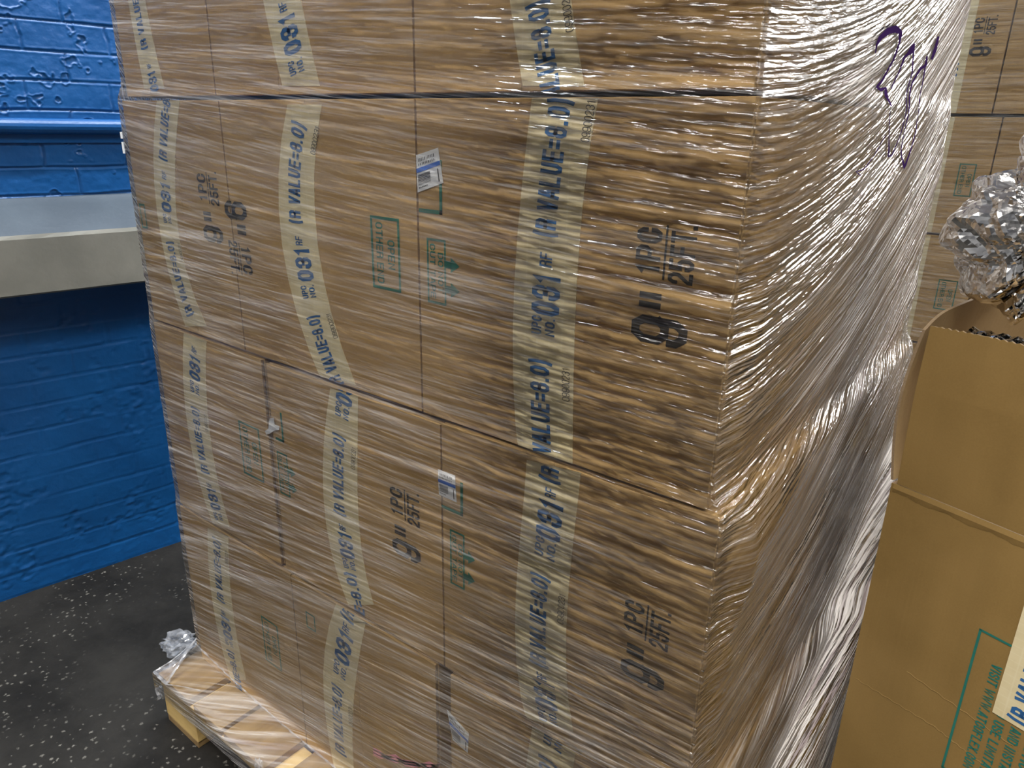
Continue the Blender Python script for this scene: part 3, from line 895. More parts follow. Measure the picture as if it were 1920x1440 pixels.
# ------------------------------------------------------------------ wooden pallet
def pallet(name, px0, px1, py0, py1, label, z_top=0.14, edges=None):
    p = empty(name, ((px0 + px1) / 2, (py0 + py1) / 2, 0)); tag(p, label, 'pallet')
    zt = z_top
    if edges is None:
        n = 8; wv = (px1 - px0 - 7 * 0.04) / n
        edges = [(px0 + k * (wv + 0.04), px0 + k * (wv + 0.04) + wv) for k in range(n)]
    for a, b in edges: box('deck_board', a, b, py0, py1, zt - 0.018, zt, M_wood, p, 0.0015)
    for k in range(3):
        yc = [py0 + 0.05, (py0 + py1) / 2, py1 - 0.05][k]
        box('stringer_board', px0 + 0.001, px1 - 0.001, yc - 0.048, yc + 0.048, zt - 0.036, zt - 0.019, M_woodx, p, 0.0015)
        for xc in (px0 + 0.0735, (px0 + px1) / 2, px1 - 0.0735):
            box('block', xc - 0.0715, xc + 0.0715, yc - 0.046, yc + 0.046, 0.0175, zt - 0.037, M_woodx, p, 0.002)
    for xc in (px0 + 0.0735, (px0 + px1) / 2, px1 - 0.0735):
        box('bottom_board', xc - 0.069, xc + 0.069, py0 + 0.004, py1 - 0.004, 0.0, 0.017, M_wood, p, 0.0015)
    return p
ed = [(-1.524, -1.388), (-1.366, -1.254), (-1.243, -1.094), (-1.050, -0.95), (-0.91, -0.80), (-0.76, -0.62), (-0.58, -0.44), (-0.40, -0.262)]
pallet('wooden_pallet', -1.524, -0.262, 0.588, 1.60, 'wooden pallet under the wrapped load, its corner and deck boards showing by the dark floor', 0.1395, ed)

# ------------------------------------------------------------------ stretch wrap around the load
def wrap(name, mat, secs, zs, label, tiltfn, densfn, ridgefn, dispfn, n1=230, n2=170, n3=60, n4=60, off=0.005):
    """secs(z)->x0,x1,y0,y1 of the load at height z. The sheet runs front, right, back, left."""
    nz = len(zs); n = n1 + n2 + n3 + n4
    X = np.zeros((nz, n + 1)); Y = X.copy(); Zc = X.copy(); U = X.copy()
    NX = X.copy(); NY = X.copy(); S = np.zeros(n + 1, int)
    for i, z in enumerate(zs):
        x0, x1, y0, y1 = secs(z); x0 -= off; y0 -= off; x1 += off; y1 += off
        cx = np.concatenate([np.linspace(x0, x1, n1, False), np.full(n2, x1), np.linspace(x1, x0, n3, False), np.full(n4, x0), [x0]])
        cy = np.concatenate([np.full(n1, y0), np.linspace(y0, y1, n2, False), np.full(n3, y1), np.linspace(y1, y0, n4, False), [y0]])
        X[i] = cx; Y[i] = cy; Zc[i] = z
    # arc length on the middle row
    mid = nz // 2
    du = np.hypot(np.diff(X[mid]), np.diff(Y[mid])); u = np.concatenate([[0], np.cumsum(du)])
    U[:] = u[None, :]
    side = np.concatenate([np.zeros(n1), np.ones(n2), np.full(n3, 2), np.full(n4, 3), [3]])
    nx = np.where(side == 1, 1, np.where(side == 3, -1, 0)).astype(float)
    ny = np.where(side == 0, -1, np.where(side == 2, 1, 0)).astype(float)
    for c in (0, n1, n1 + n2, n1 + n2 + n3, n):   # corner normals
        c2 = c % n
        a = (c - 1) % n; vx = nx[a] + nx[c2]; vy = ny[a] + ny[c2]; l = math.hypot(vx, vy); nx[c] = vx / l; ny[c] = vy / l
    W = tiltfn(U, Zc, u[n1])
    D = dispfn(U, W, Zc, u[n1], u[n1 + n2])
    X2 = X + nx[None] * D; Y2 = Y + ny[None] * D
    Dn = densfn(U, Zc, u[n1], u[n1 + n2]); Rd = ridgefn(U, Zc, u[n1], u[n1 + n2])
    vs = np.stack([X2, Y2, Zc], -1).reshape(-1, 3)
    idx = np.arange(nz * (n + 1)).reshape(nz, n + 1)
    f = np.stack([idx[:-1, :-1], idx[:-1, 1:], idx[1:, 1:], idx[1:, :-1]], -1).reshape(-1, 4)
    me = bpy.data.meshes.new(name)
    me.vertices.add(len(vs)); me.vertices.foreach_set('co', vs.ravel().astype(np.float32))
    me.loops.add(len(f) * 4); me.loops.foreach_set('vertex_index', f.ravel().astype(np.int32))
    me.polygons.add(len(f)); me.polygons.foreach_set('loop_start', np.arange(0, len(f) * 4, 4, dtype=np.int32))
    me.polygons.foreach_set('loop_total', np.full(len(f), 4, np.int32))
    me.update(calc_edges=True)
    me.polygons.foreach_set('use_smooth', np.ones(len(f), bool))
    uvl = me.uv_layers.new(name='wrap')
    uvw = np.stack([U, W], -1).reshape(-1, 2)[f.ravel()]
    uvl.data.foreach_set('uv', uvw.ravel().astype(np.float32))
    for nm, arr in (('film_haze', Dn), ('ridge', Rd)):
        at = me.attributes.new(nm, 'FLOAT', 'POINT'); at.data.foreach_set('value', arr.ravel().astype(np.float32))
    me.materials.append(mat)
    o = link(name, me); return o, (X2, Y2, Zc, U, W)

def secs1(z):
    ks = [('D', L_Z['D'][0]), ('C', L_Z['C'][0]), ('B', L_Z['B'][0]), ('A', L_Z['A'][0])]
    def g(ly): return np.array([L_X[ly][0], L_X[ly][1], L_Y[ly], BACKY])
    v = g('D')
    for (ly, zb) in ks[1:]:
        t = float(sstep(zb - 0.006, zb + 0.03, z)); v = v * (1 - t) + g(ly) * t
    # flare out over the pallet edge at the foot
    pal = np.array([-1.528, -0.224, 0.583, 1.606])
    t = 1 - float(sstep(0.1405, 0.185, z)) if z > 0.1405 else 1.0
    t = t ** 1.3
    return v * (1 - t) + pal * t
zs1 = np.concatenate([np.linspace(0.095, 0.135, 8, False), np.linspace(0.135, 0.20, 26, False), np.linspace(0.20, TOP + 0.42, 470)])
def fold_t(U, Z, uc):
    """height above the long diagonal fold at the foot of the right side"""
    v = U - uc
    return Z - (0.36 + 0.10 * v + 0.45 * v * v)
def tilt1(U, Z, uc):
    kf = np.interp(Z, [0.0, 0.40, 0.75, 1.15, 1.38, 1.9], [0.19, 0.17, 0.06, 0.0, -0.07, -0.03])
    v = U - uc
    return np.where(U < uc, Z - kf * v, Z - (0.08 * v + 0.32 * v * v))
def dens1(U, Z, uc, ud):
    front = 0.72 + 0.55 * sstep(0.75, 0.0, U) + 0.25 * sstep(1.0, 0.5, Z) + 0.25 * sstep(0.2, 0.15, Z)
    front = front * (1 - 0.6 * sstep(uc - 0.50, uc - 0.1, U) * sstep(0.6, 0.95, Z))
    v = U - uc
    W = tilt1(U, Z, uc)
    band = sstep(0.40, 0.75, vnoise(U * 1.1, W * 16, 43))
    r = 0.6 + 1.6 * band * sstep(0.0, 0.5, v) + 0.7 * sstep(0.3, 0.9, v)
    r = r + 3.2 * sstep(TOP - 0.03, TOP + 0.03, Z + 0.04 * (vnoise(U * 9, Z * 3, 41) - .5))
    ft = fold_t(U, Z, uc)
    r = r + (1.2 + 2.6 * vnoise(U * 1.5, W * 22, 44)) * sstep(0.10, -0.02, ft) * sstep(0.05, 0.3, v)
    r = r + 3.0 * np.exp(-(ft / 0.03) ** 2) * sstep(0.1, 0.3, v)  # bright reflection along the fold, put in as white haze
    r = r * (0.40 + 0.60 * sstep(0.0, 0.32, v))
    return np.where(U < uc, front * 0.50, r * 0.9)
def ridge1(U, Z, uc, ud):
    big = vnoise(U * 4, tilt1(U, Z, uc) * 14, 47)
    return np.where(U < uc, 0.42 + 0.10 * big + 0.42 * sstep(uc - 0.5, uc - 0.1, U), 0.75 + 1.1 * sstep(0.25, 0.8, big))
def disp1(U, W, Z, uc, ud):
    a = (vnoise(U * 2.5, W * 90, 51) - 0.5) * 0.0022 + (vnoise(U * 1.2, W * 26, 52) - 0.5) * 0.003
    rgt = (vnoise(U * 2.0, W * 30, 53)) * 0.007 + (vnoise(U * 1.3, W * 9, 54)) * 0.010
    v = U - uc
    c = sstep(0, 0.06, v) * sstep(0.0, 0.05, ud - U)
    ft = fold_t(U, Z, uc)
    tent = 0.045 * sstep(0.045, -0.045, ft) * sstep(0.02, 0.3, v) * sstep(-0.02, 0.10, ud - U) * sstep(0.10, 0.2, Z)
    tent = tent + 0.018 * sstep(0.0, 0.07, (0.99 + 0.16 * v) - Z) * sstep(0.45, 0.0, v) * sstep(0.78, 0.93, Z) * c
    d = np.where(U < uc, a, np.where(U < ud, (rgt + tent) * c, 0))
    return np.maximum(d, -0.0022)
film, FG = wrap('stretch_wrap', M_film, secs1, zs1, '', tilt1, dens1, ridge1, disp1)
tag(film, 'clear stretch wrap with purple marker writing, round the tall load beside the blue wall', 'plastic wrap')

# purple marker strokes on the right side of the wrap
def film_x(y, z):
    X2, Y2, Zc, U, W = FG
    n1, n2 = 230, 170
    i = int(np.clip(np.searchsorted(zs1, z), 1, len(zs1) - 1)); row = Y2[i, n1:n1 + n2]
    return float(np.interp(y, row, X2[i, n1:n1 + n2])) + 0.002
def marker(strokes, parent):
    mb = MB()
    for pts in strokes:
        dense = []
        for i in range(len(pts) - 1):
            a = pts[i]; b = pts[i + 1]
            n = max(2, int(math.hypot(b[0] - a[0], b[1] - a[1]) / 5))
            for k in range(n): t = k / n; dense.append(tuple(a[j] + (b[j] - a[j]) * t for j in range(3)))
        dense.append(pts[-1])
        L = []; R_ = []
        for i, (px, py, w_) in enumerate(dense):
            q = dense[min(i + 1, len(dense) - 1)]; p = dense[max(i - 1, 0)]
            dx, dy = q[0] - p[0], q[1] - p[1]; l = math.hypot(dx, dy) + 1e-6; nx, ny = -dy / l * w_ / 2, dx / l * w_ / 2
            for s, A in ((1, L), (-1, R_)):
                v = on_x(px + s * nx, py + s * ny, -0.262)
                v[0] = film_x(v[1], v[2]); A.append(v)
        for i in range(len(dense) - 1): mb.poly([L[i], L[i + 1], R_[i + 1], R_[i]])
    return mb.build('marker_writing', M_purple, parent)
c3 = lambda x, y, w_: (1300 + x / 3.0, y / 3.0, w_)
marker([[c3(988, 300, 2), c3(990, 255, 4), c3(1010, 215, 8), c3(1060, 175, 12), c3(1100, 165, 14), c3(1130, 185, 9), c3(1132, 240, 4), c3(1105, 340, 4), c3(1070, 410, 4), c3(1050, 455, 5), c3(1020, 490, 6), c3(1040, 505, 6), c3(1070, 495, 5), c3(1062, 540, 6), c3(1080, 600, 3)],
        [c3(1195, 300, 4), c3(1225, 245, 6), c3(1222, 285, 8), c3(1175, 320, 5), c3(1150, 400, 2.5), c3(1100, 500, 2)],
        [c3(1228, 285, 3), c3(1222, 400, 2.2), c3(1190, 520, 2.2), c3(1160, 680, 1.8), c3(1130, 780, 2), c3(1095, 870, 3), c3(1070, 880, 4), c3(1070, 780, 1.6), c3(1072, 620, 1.4)],
        [c3(1305, 315, 3), c3(1300, 370, 6), c3(1270, 385, 5), c3(1225, 460, 3), c3(1205, 540, 3), c3(1165, 720, 1.8), c3(1145, 880, 2), c3(1158, 945, 5), c3(1200, 830, 1.8), c3(1235, 730, 1.6), c3(1250, 600, 1.6), c3(1280, 500, 1.8), c3(1298, 380, 3)],
        [c3(1370, 205, 4), c3(1350, 290, 7), c3(1335, 335, 4)],
        [c3(1050, 760, 1.5), c3(980, 880, 1.5), c3(925, 950, 2), c3(880, 965, 2.5), c3(905, 985, 2)]], film)

for za, zb in ((1.345, 1.357), (1.318, 1.339)):
    box('sticker', -1.508, -1.500, 0.6825, 0.695, za, zb, M_label, film)
# loose film rope folds from the load down to the pallet corner
def tube_pts(pts, r, seg=6, seed=1, jit=0.3):
    vs = []; fs = []; P = [np.array(p, float) for p in pts]; rnd = random.Random(seed)
    for i, p in enumerate(P):
        d = P[min(i + 1, len(P) - 1)] - P[max(i - 1, 0)]; d /= np.linalg.norm(d) + 1e-9
        a = np.cross(d, UZ); 
        if np.linalg.norm(a) < 0.1: a = np.cross(d, UX)
        a /= np.linalg.norm(a); b = np.cross(d, a)
        for k in range(seg):
            t = 2 * math.pi * k / seg; rr = r * (1 + jit * (rnd.random() - 0.5) * 2)
            vs.append(p + a * math.cos(t) * rr + b * math.sin(t) * rr * 0.5)
    for i in range(len(P) - 1):
        for k in range(seg):
            a = i * seg + k; b = i * seg + (k + 1) % seg
            fs.append((a, b, b + seg, a + seg))
    return vs, fs
def lerp_path(a, b, n, sag=(0, 0, 0)):
    a = np.array(a, float); b = np.array(b, float); s = np.array(sag, float)
    return [a + (b - a) * k / n + s * math.sin(math.pi * k / n) for k in range(n + 1)]
mb = MB()
cn = (-1.529, 0.581, 0.146)
def fold(name, *parts):
    for p_ in parts:
        m_ = MB(); m_.add(p_); m_.build(name, M_scrap, film)
fold('film_fold', tube_pts(lerp_path((-1.499, 0.676, 0.195), cn, 14, (0.0, -0.006, -0.008)), 0.0020, 6, 2),
     tube_pts(lerp_path((-1.490, 0.674, 0.205), (-1.468, 0.580, 0.1435), 14, (-0.008, 0.0, -0.006)), 0.0028, 6, 3),
     tube_pts(lerp_path(cn, (-1.468, 0.580, 0.1435), 8), 0.0030, 6, 4),
     tube_pts(lerp_path((-1.468, 0.580, 0.1435), (-1.39, 0.62, 0.144), 8, (0, 0, 0.002)), 0.0016, 6, 6),
     tube_pts(lerp_path((-1.499, 0.673, 0.185), (-0.95, 0.668, 0.168), 60, (0, -0.004, -0.004)), 0.0018, 6, 5, 0.5))
# slack web of film between the load and the pallet corner
vs = []; fs = []
for i_ in range(13):
    for j_ in range(9):
        u_, v_ = i_ / 12, j_ / 8
        a_ = np.array((-1.500, 0.677, 0.196)) * (1 - u_) + np.array((-1.489, 0.674, 0.206)) * u_
        b_ = np.array(cn) * (1 - u_) + np.array((-1.468, 0.580, 0.1445)) * u_
        q_ = a_ * (1 - v_) + b_ * v_
        q_[2] -= 0.008 * math.sin(math.pi * v_) + 0.003 * math.sin(u_ * 9 + v_ * 3)
        vs.append(q_)
for i_ in range(12):
    for j_ in range(8):
        k_ = i_ * 9 + j_; fs.append((k_, k_ + 1, k_ + 10, k_ + 9))
mesh('film_web', vs, fs, M_scrap, film, smooth=True)

# ------------------------------------------------------------------ loose bits of film
def crumple(name, c, size, seed, mat, n=4, flat=0.6):
    bm = bmesh.new(); bmesh.ops.create_icosphere(bm, subdivisions=n, radius=1)
    for v in bm.verts:
        p = np.array(v.co)
        k = 0.55 + 0.75 * abs(float(vnoise(p[0] * 2.5 + 9, p[1] * 2.5 + p[2] * 2.1, seed)) - .5) * 2 + 0.35 * float(vnoise(p[0] * 6, p[1] * 6 + p[2] * 5, seed + 1))
        v.co = Vector((c[0] + p[0] * size[0] * k, c[1] + p[1] * size[1] * k, max(0.0005, c[2] + p[2] * size[2] * k)))
    return bm_obj(name, bm, mat)
s = crumple('film_scrap', tuple(on_z(338, 1205, 0.012)), (0.05, 0.04, 0.016), 5, M_scrap)
tag(s, 'crumpled scrap of clear film on the dark floor behind the pallet corner', 'plastic scrap')
P0 = on_y(297, 1300, 0.582)
mb = MB()
rnd = random.Random(4)
for k in range(3):
    pts = [np.array([-1.530 - 0.004 - 0.006 * rnd.random(), 0.584 + 0.004 * k, 0.115 - 0.007 * i + 0.002 * rnd.random()]) + UX * 0.003 * math.sin(i * 1.3 + k) for i in range(10)]
    mb.add(tube_pts(pts, 0.0028, 5, 10 + k, 0.6))
s = mb.build('film_strand', M_scrap, None)
tag(s, 'twisted strand of white film hanging on the outer side of the pallet corner', 'plastic scrap')
s = crumple('film_tuft', tuple(on_y(487, 1437, 0.578)), (0.012, 0.006, 0.016), 15, M_scrap, 3)
tag(s, 'small white tuft of torn film at the front edge of the pallet boards', 'plastic scrap')

# ------------------------------------------------------------------ second wrapped load, behind
Y2F = 3.2
BX0 = float(on_y(1752, 300, Y2F)[0]) - 0.21
seam_b = float(on_y(1872, 260, Y2F)[0]); seam_a = float(on_y(1885, 100, Y2F)[0])
p2 = pallet('wooden_pallet', BX0, BX0 + 1.3, Y2F - 0.01, Y2F + 0.93, 'wooden pallet under the second wrapped load in the background, only its dark foot showing', 0.13)
lay2 = [(0.1315, 0.595), (0.60, 1.02), (1.025, 1.443), (1.45, 1.87)]
cols2 = [[0, .43, .86, 1.29], [0, .42, .86, 1.29], [0, seam_b - BX0, seam_b - BX0 + .42, 1.29], [0, seam_a - BX0, seam_a - BX0 + .42, 1.29]]
names2 = ['bottom', 'second', 'third', 'topmost']
for r, (za, zb) in enumerate(lay2):
    for c in range(3):
        a, b = BX0 + cols2[r][c] + 0.002, BX0 + cols2[r][c + 1] - 0.002
        t = empty('carton', ((a + b) / 2, Y2F + 0.22, za))
        side = ['left end', 'middle', 'right end'][c]
        tag(t, '%s carton in the %s row of the background pallet load' % (side, names2[r]), 'box', 'cartons on the second wrapped pallet in the background')
        box('carton_body', a, b, Y2F, Y2F + 0.9, za, zb - 0.004, M_card, t, 0.003)
        xc = a + 0.205 if c == 0 else (a + b) / 2
        ys = Y2F - 0.0008
        tp = box('packing_tape', xc - 0.042, xc + 0.042, ys, Y2F - 0.0001, za + 0.002, zb - 0.006, M_tape, t)
        mb = MB()
        zc = (za + zb) / 2
        for s, o0, L, hh, lat in (('(R VALUE=8.0)', -0.02, 0.16, 0.028, 0.012), ('031', -0.09, 0.05, 0.036, 0.02), ('(R VALUE', -0.2, 0.09, 0.028, 0.012)):
            mb.add(flat_text(s, np.array([xc + lat, ys - 0.0004, zc + o0]), UZ, -UX, L, hh, 0.18, 0.5, (za + 0.003, zb - 0.007)))
        mb.build('tape_lettering', M_blue, tp)
        if r < 3:
            open_end(t, b - 0.10 if r == 2 else b - 0.11, b - 0.045, zc - 0.07, zc + 0.045, ys)
        if r == 3:
            stamp(t, b - 0.075, float(on_y(1847, 105, Y2F)[2]), ys)
def secs2(z): return np.array([BX0, BX0 + 1.29, Y2F - 0.001, Y2F + 0.9])
zs2 = np.linspace(0.135, 1.86, 260)
film2, _ = wrap('stretch_wrap', M_film2, secs2, zs2, '', lambda U, Z, uc: Z - 0.01 * U, lambda U, Z, a, b: 0.45 + 0 * U,
                lambda U, Z, a, b: 0.8 + 0 * U, lambda U, W, Z, a, b: vnoise(U * 2, W * 40, 61) * 0.003, 120, 40, 20, 20)
tag(film2, 'clear stretch wrap around the second carton load in the background', 'plastic wrap')

# ------------------------------------------------------------------ open box in the right foreground
e1 = np.array([0.951429, -0.307868, 0.]); e2 = np.array([0.307868, 0.951429, 0.]); nf = -e2
ob = np.array([-0.1693, 1.1396, 0.0])     # near left corner on the floor
OH = 0.885; OW = 0.43; OD = 0.40; TH = 0.004
def obp(a, b, z): return ob + e1 * a + e2 * b + UZ * z
def ob_px(px, py, off=0.0):
    """pixel -> point on the box's front face, (a, z)"""
    p = on_plane(px, py, ob + nf * off, nf); return float((p - ob) @ e1), float(p[2])
root = empty('open_carton', tuple(obp(OW / 2, OD / 2, 0)), math.atan2(e1[1], e1[0]))
tag(root, 'open brown carton standing on end at the right edge, flaps up, silver foil inside', 'box')
def slab(mb, pts, nrm, th, mi=0):
    """thick panel from an ordered outline"""
    nrm = np.array(nrm, float); A = [np.array(p) for p in pts]; B = [p + nrm * th for p in A]; n = len(A)
    mb.poly(A, mi); mb.poly(B[::-1], mi)
    for i in range(n): mb.poly([A[i], B[i], B[(i + 1) % n], A[(i + 1) % n]], 1)
mb = MB()
slab(mb, [obp(0, 0, 0), obp(OW, 0, 0), obp(OW, 0, OH), obp(0, 0, OH)], e2, TH)
slab(mb, [obp(0, OD, 0), obp(OW, OD, 0), obp(OW, OD, OH), obp(0, OD, OH)], -e2, TH)
slab(mb, [obp(0, TH, 0), obp(0, OD - TH, 0), obp(0, OD - TH, OH), obp(0, TH, OH)], e1, TH)
slab(mb, [obp(OW, TH, 0), obp(OW, OD - TH, 0), obp(OW, OD - TH, OH), obp(OW, TH, OH)], -e1, TH)
slab(mb, [obp(TH, TH, 0.002), obp(OW - TH, TH, 0.002), obp(OW - TH, OD - TH, 0.002), obp(TH, OD - TH, 0.002)], UZ, TH)
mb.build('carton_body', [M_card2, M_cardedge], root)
# ridge of folded board along the top fold of the front
def sheet(name, fn, nu, nv, th, mats, parent, smooth=True):
    """thick curved sheet: fn(u,v)->point, normals by finite differences"""
    vs = []; P = np.array([[fn(i / (nu - 1), j / (nv - 1)) for j in range(nv)] for i in range(nu)])
    du = np.gradient(P, axis=0); dv = np.gradient(P, axis=1); nn = np.cross(du, dv); nn /= np.linalg.norm(nn, axis=2, keepdims=True)
    Q = P + nn * th
    n = nu * nv; vs = np.concatenate([P.reshape(-1, 3), Q.reshape(-1, 3)]); fs = []; fm = []
    I = lambda i, j: i * nv + j
    for i in range(nu - 1):
        for j in range(nv - 1):
            fs.append((I(i, j), I(i, j + 1), I(i + 1, j + 1), I(i + 1, j))); fm.append(0)
            fs.append((n + I(i, j), n + I(i + 1, j), n + I(i + 1, j + 1), n + I(i, j + 1))); fm.append(1)
    for i in range(nu - 1):
        for j in (0, nv - 1): fs.append((I(i, j), I(i + 1, j), n + I(i + 1, j), n + I(i, j))); fm.append(2)
    for j in range(nv - 1):
        for i in (0, nu - 1): fs.append((I(i, j), I(i, j + 1), n + I(i, j + 1), n + I(i, j))); fm.append(2)
    return mesh(name, vs, fs, mats, parent, smooth=False, fm=fm)
# front flap standing up: leans a touch, with a scored crease
FH = ob_px(1735, 612)[1] - OH
def front_flap(u, v):
    z = OH + 0.002 + v * FH * (1 + 0.01 * math.sin(u * 7))
    cr = 0.62
    lean = -0.004 * math.sin(min(v / cr, 1) * math.pi * 0.5) if v < cr else -0.004 + (v - cr) * 0.012
    rag = 0.0012 * math.sin(u * 260) if v > 0.99 else 0
    return obp(0.008 - 0.001 * v + u * (OW - 0.012), lean + TH, z + rag)
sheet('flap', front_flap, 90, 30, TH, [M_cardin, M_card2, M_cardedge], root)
# left flap: bowed outwards, rounded upper near corner
def left_flap(u, v):
    # u: 0 near edge .. 1 far edge, v: 0 base .. 1 top
    b = 0.003 + u * (OD - 0.01)
    hgt = 0.25 + 0.03 * math.sin(min(u / 0.8, 1) * math.pi / 2)
    rc = 1 - 0.06 * max(0, 1 - u / 0.14) ** 2
    z = OH + 0.003 + v * hgt * rc
    bow = 0.013 * math.sin(v * math.pi)
    return obp(-0.004 - bow + 0.09 * (u ** 3) * v, b, z)
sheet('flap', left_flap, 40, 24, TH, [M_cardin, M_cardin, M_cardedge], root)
def back_flap(u, v):
    return obp(0.03 + u * (OW - 0.04), OD + 0.002 + 0.10 * v + 0.01 * math.sin(v * 3), OH + 0.003 + v * 0.16)
sheet('flap', back_flap, 12, 10, TH, [M_cardin, M_card2, M_cardedge], root)
def right_flap(u, v):
    return obp(OW + 0.003 + 0.12 * v, 0.005 + u * (OD - 0.01), OH + 0.003 + v * 0.17)
sheet('flap', right_flap, 12, 10, TH, [M_cardin, M_card2, M_cardedge], root)
# torn score line along the fold, a raised lip of board
mb = MB()
for (za, zb, o1) in ((OH - 0.014, OH + 0.001, 0.0022),):
    n = 60
    for k in range(n):
        a0 = 0.004 + (OW - 0.008) * k / n; a1 = 0.004 + (OW - 0.008) * (k + 1) / n
        d0 = 0.0016 * math.sin(k * 0.7) + 0.001 * math.sin(k * 2.3); d1 = 0.0016 * math.sin((k + 1) * 0.7) + 0.001 * math.sin((k + 1) * 2.3)
        mb.poly([obp(a0, -0.0004, za + d0), obp(a1, -0.0004, za + d1), obp(a1, -o1, (za + zb) / 2), obp(a0, -o1, (za + zb) / 2)])
        mb.poly([obp(a0, -o1, (za + zb) / 2), obp(a1, -o1, (za + zb) / 2), obp(a1, -0.0004, zb), obp(a0, -0.0004, zb)])
mb.build('fold_ridge', M_card2, root)
# creases on the face
mb = MB()
def crease(p, q, w_=0.0012):
    a = np.array(ob_px(*p, 0.0006)); b = np.array(ob_px(*q, 0.0006)); n = 24
    for k in range(n):
        A = a + (b - a) * k / n; B = a + (b - a) * (k + 1) / n
        j = 0.0012 * math.sin(k * 1.9); j2 = 0.0012 * math.sin((k + 1) * 1.9)
        m0 = obp(A[0], -0.0007, A[1] + j); m1 = obp(B[0], -0.0007, B[1] + j2)
        mb.poly([obp(A[0], -0.0002, A[1] - w_ + j), obp(B[0], -0.0002, B[1] - w_ + j2), m1, m0])
        mb.poly([m0, m1, obp(B[0], -0.0002, B[1] + w_ + j2), obp(A[0], -0.0002, A[1] + w_ + j)])
for pq in (((1603, 1272), (1750, 1362)), ((1750, 1362), (1850, 1440)), ((1700, 1260), (1900, 1400))):
    mb = MB(); crease(*pq); mb.build('face_crease', M_card2, root)
# green frame with the sideways notice
mb = MB()
def fq(a0, a1, z0, z1): mb.poly([obp(a0, -0.0007, z0), obp(a1, -0.0007, z0), obp(a1, -0.0007, z1), obp(a0, -0.0007, z1)])
A0 = ob_px(1846, 1182); A1 = ob_px(1757, 1432)
ga = (A0[0] + A1[0]) / 2; gz1 = A0[1]; gz0 = A1[1]; gw = 0.145; tt = 0.0035
fq(ga, ga + tt, gz0, gz1); fq(ga + gw - tt, ga + gw, gz0, gz1); fq(ga, ga + gw, gz0, gz0 + tt); fq(ga, ga + gw, gz1 - tt, gz1)
def side_text(s, a, za, zb, h):
    vf = flat_text(s, obp(a, -0.0008, za), -UZ, e1, za - zb, h, 0.15, 0.5); mb.add(vf)
t0 = ob_px(1862, 1243); t1 = ob_px(1800, 1430)
hgt = 0.0135
side_text('VISIT WWW.ATCOFLEX.COM', ga + 0.026, t0[1], t1[1], hgt)
zA = t0[1] + 0.006; 
side_text('SOUND AND USE LIMITATIONS', ga + 0.047, zA, gz0 + 0.004, hgt)
side_text('FOR SAFETY AND INSTALLATION', ga + 0.068, zA + 0.01, gz0 + 0.002, hgt)
side_text('SEE INSTRUCTIONS FOR', ga + 0.089, zA, gz0 + 0.02, hgt)
mb.build('notice_print', plain('teal_print_ink', (0.012, 0.155, 0.12), 0.6), root)
# tape down the middle of the face, ends above the notice
P = [(1921, 1118), (1863, 1340), (1906, 1358), (1975, 1150)]
ab = [ob_px(*p, 0.001) for p in P]
al = (ab[0][0] + ab[1][0]) / 2; zb_ = (ab[1][1] + ab[2][1]) / 2
mb = MB()
mb.poly([obp(al, -0.0014, zb_), obp(al + 0.085, -0.0014, zb_), obp(al + 0.085, -0.0014, OH - 0.01), obp(al, -0.0014, OH - 0.01)])
mb.poly([obp(al, -0.0009, OH - 0.01), obp(al + 0.085, -0.0009, OH - 0.01), obp(al + 0.085, -0.0009, zb_), obp(al, -0.0009, zb_)])
tp = mb.build('packing_tape', M_tape, root)
mb = MB()
mb.add(flat_text('(R VALUE=8.0)', obp(al + 0.048, -0.0018, zb_ + 0.006), UZ, -e1, 0.17, 0.028, 0.18))
mb.add(flat_text('031', obp(al + 0.052, -0.0018, zb_ + 0.24), UZ, -e1, 0.05, 0.036, 0.18))
mb.build('tape_lettering', M_blue, tp)

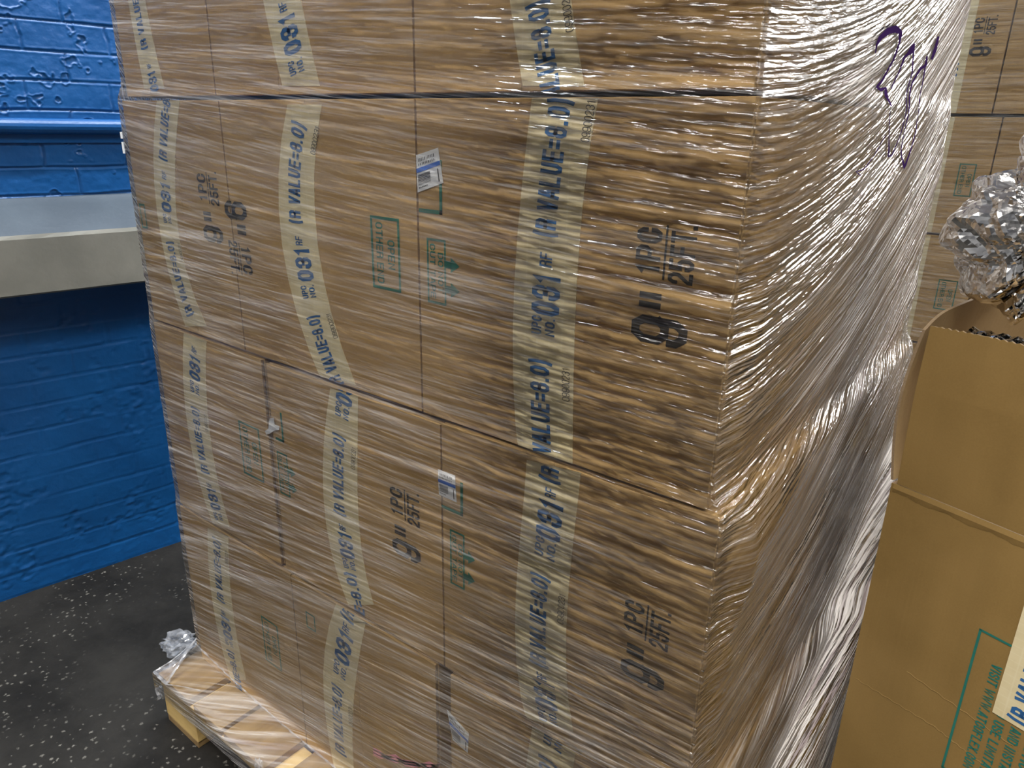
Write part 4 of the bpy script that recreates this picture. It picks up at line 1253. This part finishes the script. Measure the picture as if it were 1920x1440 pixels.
# ------------------------------------------------------------------ crumpled foil duct sleeve rising from the box
def foil_sleeve():
    bm = bmesh.new(); bmesh.ops.create_icosphere(bm, subdivisions=6, radius=1)
    D = np.array([v.co[:] for v in bm.verts]); D /= np.linalg.norm(D, axis=1, keepdims=True)   # axes: along the face, back, up
    lobes = [((-0.036, -0.01, -0.018), (0.093, 0.095, 0.085)), ((0.05, 0.02, 0.09), (0.118, 0.11, 0.115)),
             ((0.045, 0.0, -0.09), (0.042, 0.05, 0.10)), ((0.05, 0.0, 0.0), (0.09, 0.09, 0.12))]
    R = np.zeros(len(D))
    for c, sc in lobes:
        c = np.array(c); sc = np.array(sc)
        d = D / sc; e = -c / sc
        A = (d * d).sum(1); B = (d * e).sum(1); Cc = (e * e).sum() - 1
        disc = B * B - A * Cc
        t = np.where(disc > 0, (-B + np.sqrt(np.maximum(disc, 0))) / A, 0)
        R = np.maximum(R, t)
    R = np.maximum(R, 0.05)
    P = D * R[:, None]
    x, y, z = P.T
    rs = np.random.RandomState(11)
    wx = vnoise(x * 9 + 3, z * 9 + y * 5, 75) - .5; wy = vnoise(y * 9 + 8, z * 9 - x * 5, 76) - .5
    k = np.zeros(len(P))
    for i in range(16):                      # creases: triangle waves along random, mostly level directions
        d = rs.normal(size=3) * np.array([1, 1, 0.45]); d /= np.linalg.norm(d)
        f = [7, 9, 12, 16, 22, 30, 42, 60][i // 2]
        ph = (x + 0.05 * wx) * d[0] + (y + 0.05 * wy) * d[1] + z * d[2]
        u_ = ph * f + rs.rand(); tri = np.abs((u_ - np.floor(u_)) * 2 - 1) - .5
        g = 0.35 + 1.3 * vnoise(x * 12 + i * 7, z * 9 + y * 11, 80 + i)
        k += tri * g * (0.12 if i < 6 else 0.18) / f
    P = P * (0.95 + k / R * 1.0)[:, None]
    cen = obp(0.085, 0.125, 1.27)
    for v, pp in zip(bm.verts, P):
        w_ = cen + e1 * pp[0] + e2 * pp[1] + UZ * pp[2]
        v.co = Vector(w_)
    return bm_obj('foil_duct_sleeve', bm, M_foil, None)
fo = foil_sleeve()
tag(fo, 'crumpled silver foil duct sleeve bulging up out of the open carton', 'foil duct')
# coiled end of the duct lying in the mouth of the carton
vs = []; fs = []; nu = 60; nv = 40
for k in range(nv):
    s = k / (nv - 1)
    for m in range(nu):
        th = 2 * math.pi * m / nu
        r = 0.062 * (1 + 0.05 * math.sin(k * 1.7) + 0.10 * (float(vnoise(math.cos(th) * 3, math.sin(th) * 3 + s * 8, 81)) - .5))
        if k == 0 or k == nv - 1: r *= 0.6
        vs.append(obp(0.035 + s * 0.2, 0.048 + 0.58 * r * math.cos(th), 1.093 + 0.58 * r * math.sin(th)))
for k in range(nv - 1):
    for m in range(nu):
        p = k * nu + m; q = k * nu + (m + 1) % nu; fs.append((p, q, q + nu, p + nu))
fs.append(tuple(range(nu))); fs.append(tuple(range((nv - 1) * nu, nv * nu)))
o = mesh('foil_duct_coil', vs, fs, M_foil, smooth=False)
tag(o, 'small roll of silver foil in the open carton mouth, below the foil bulge', 'foil duct')
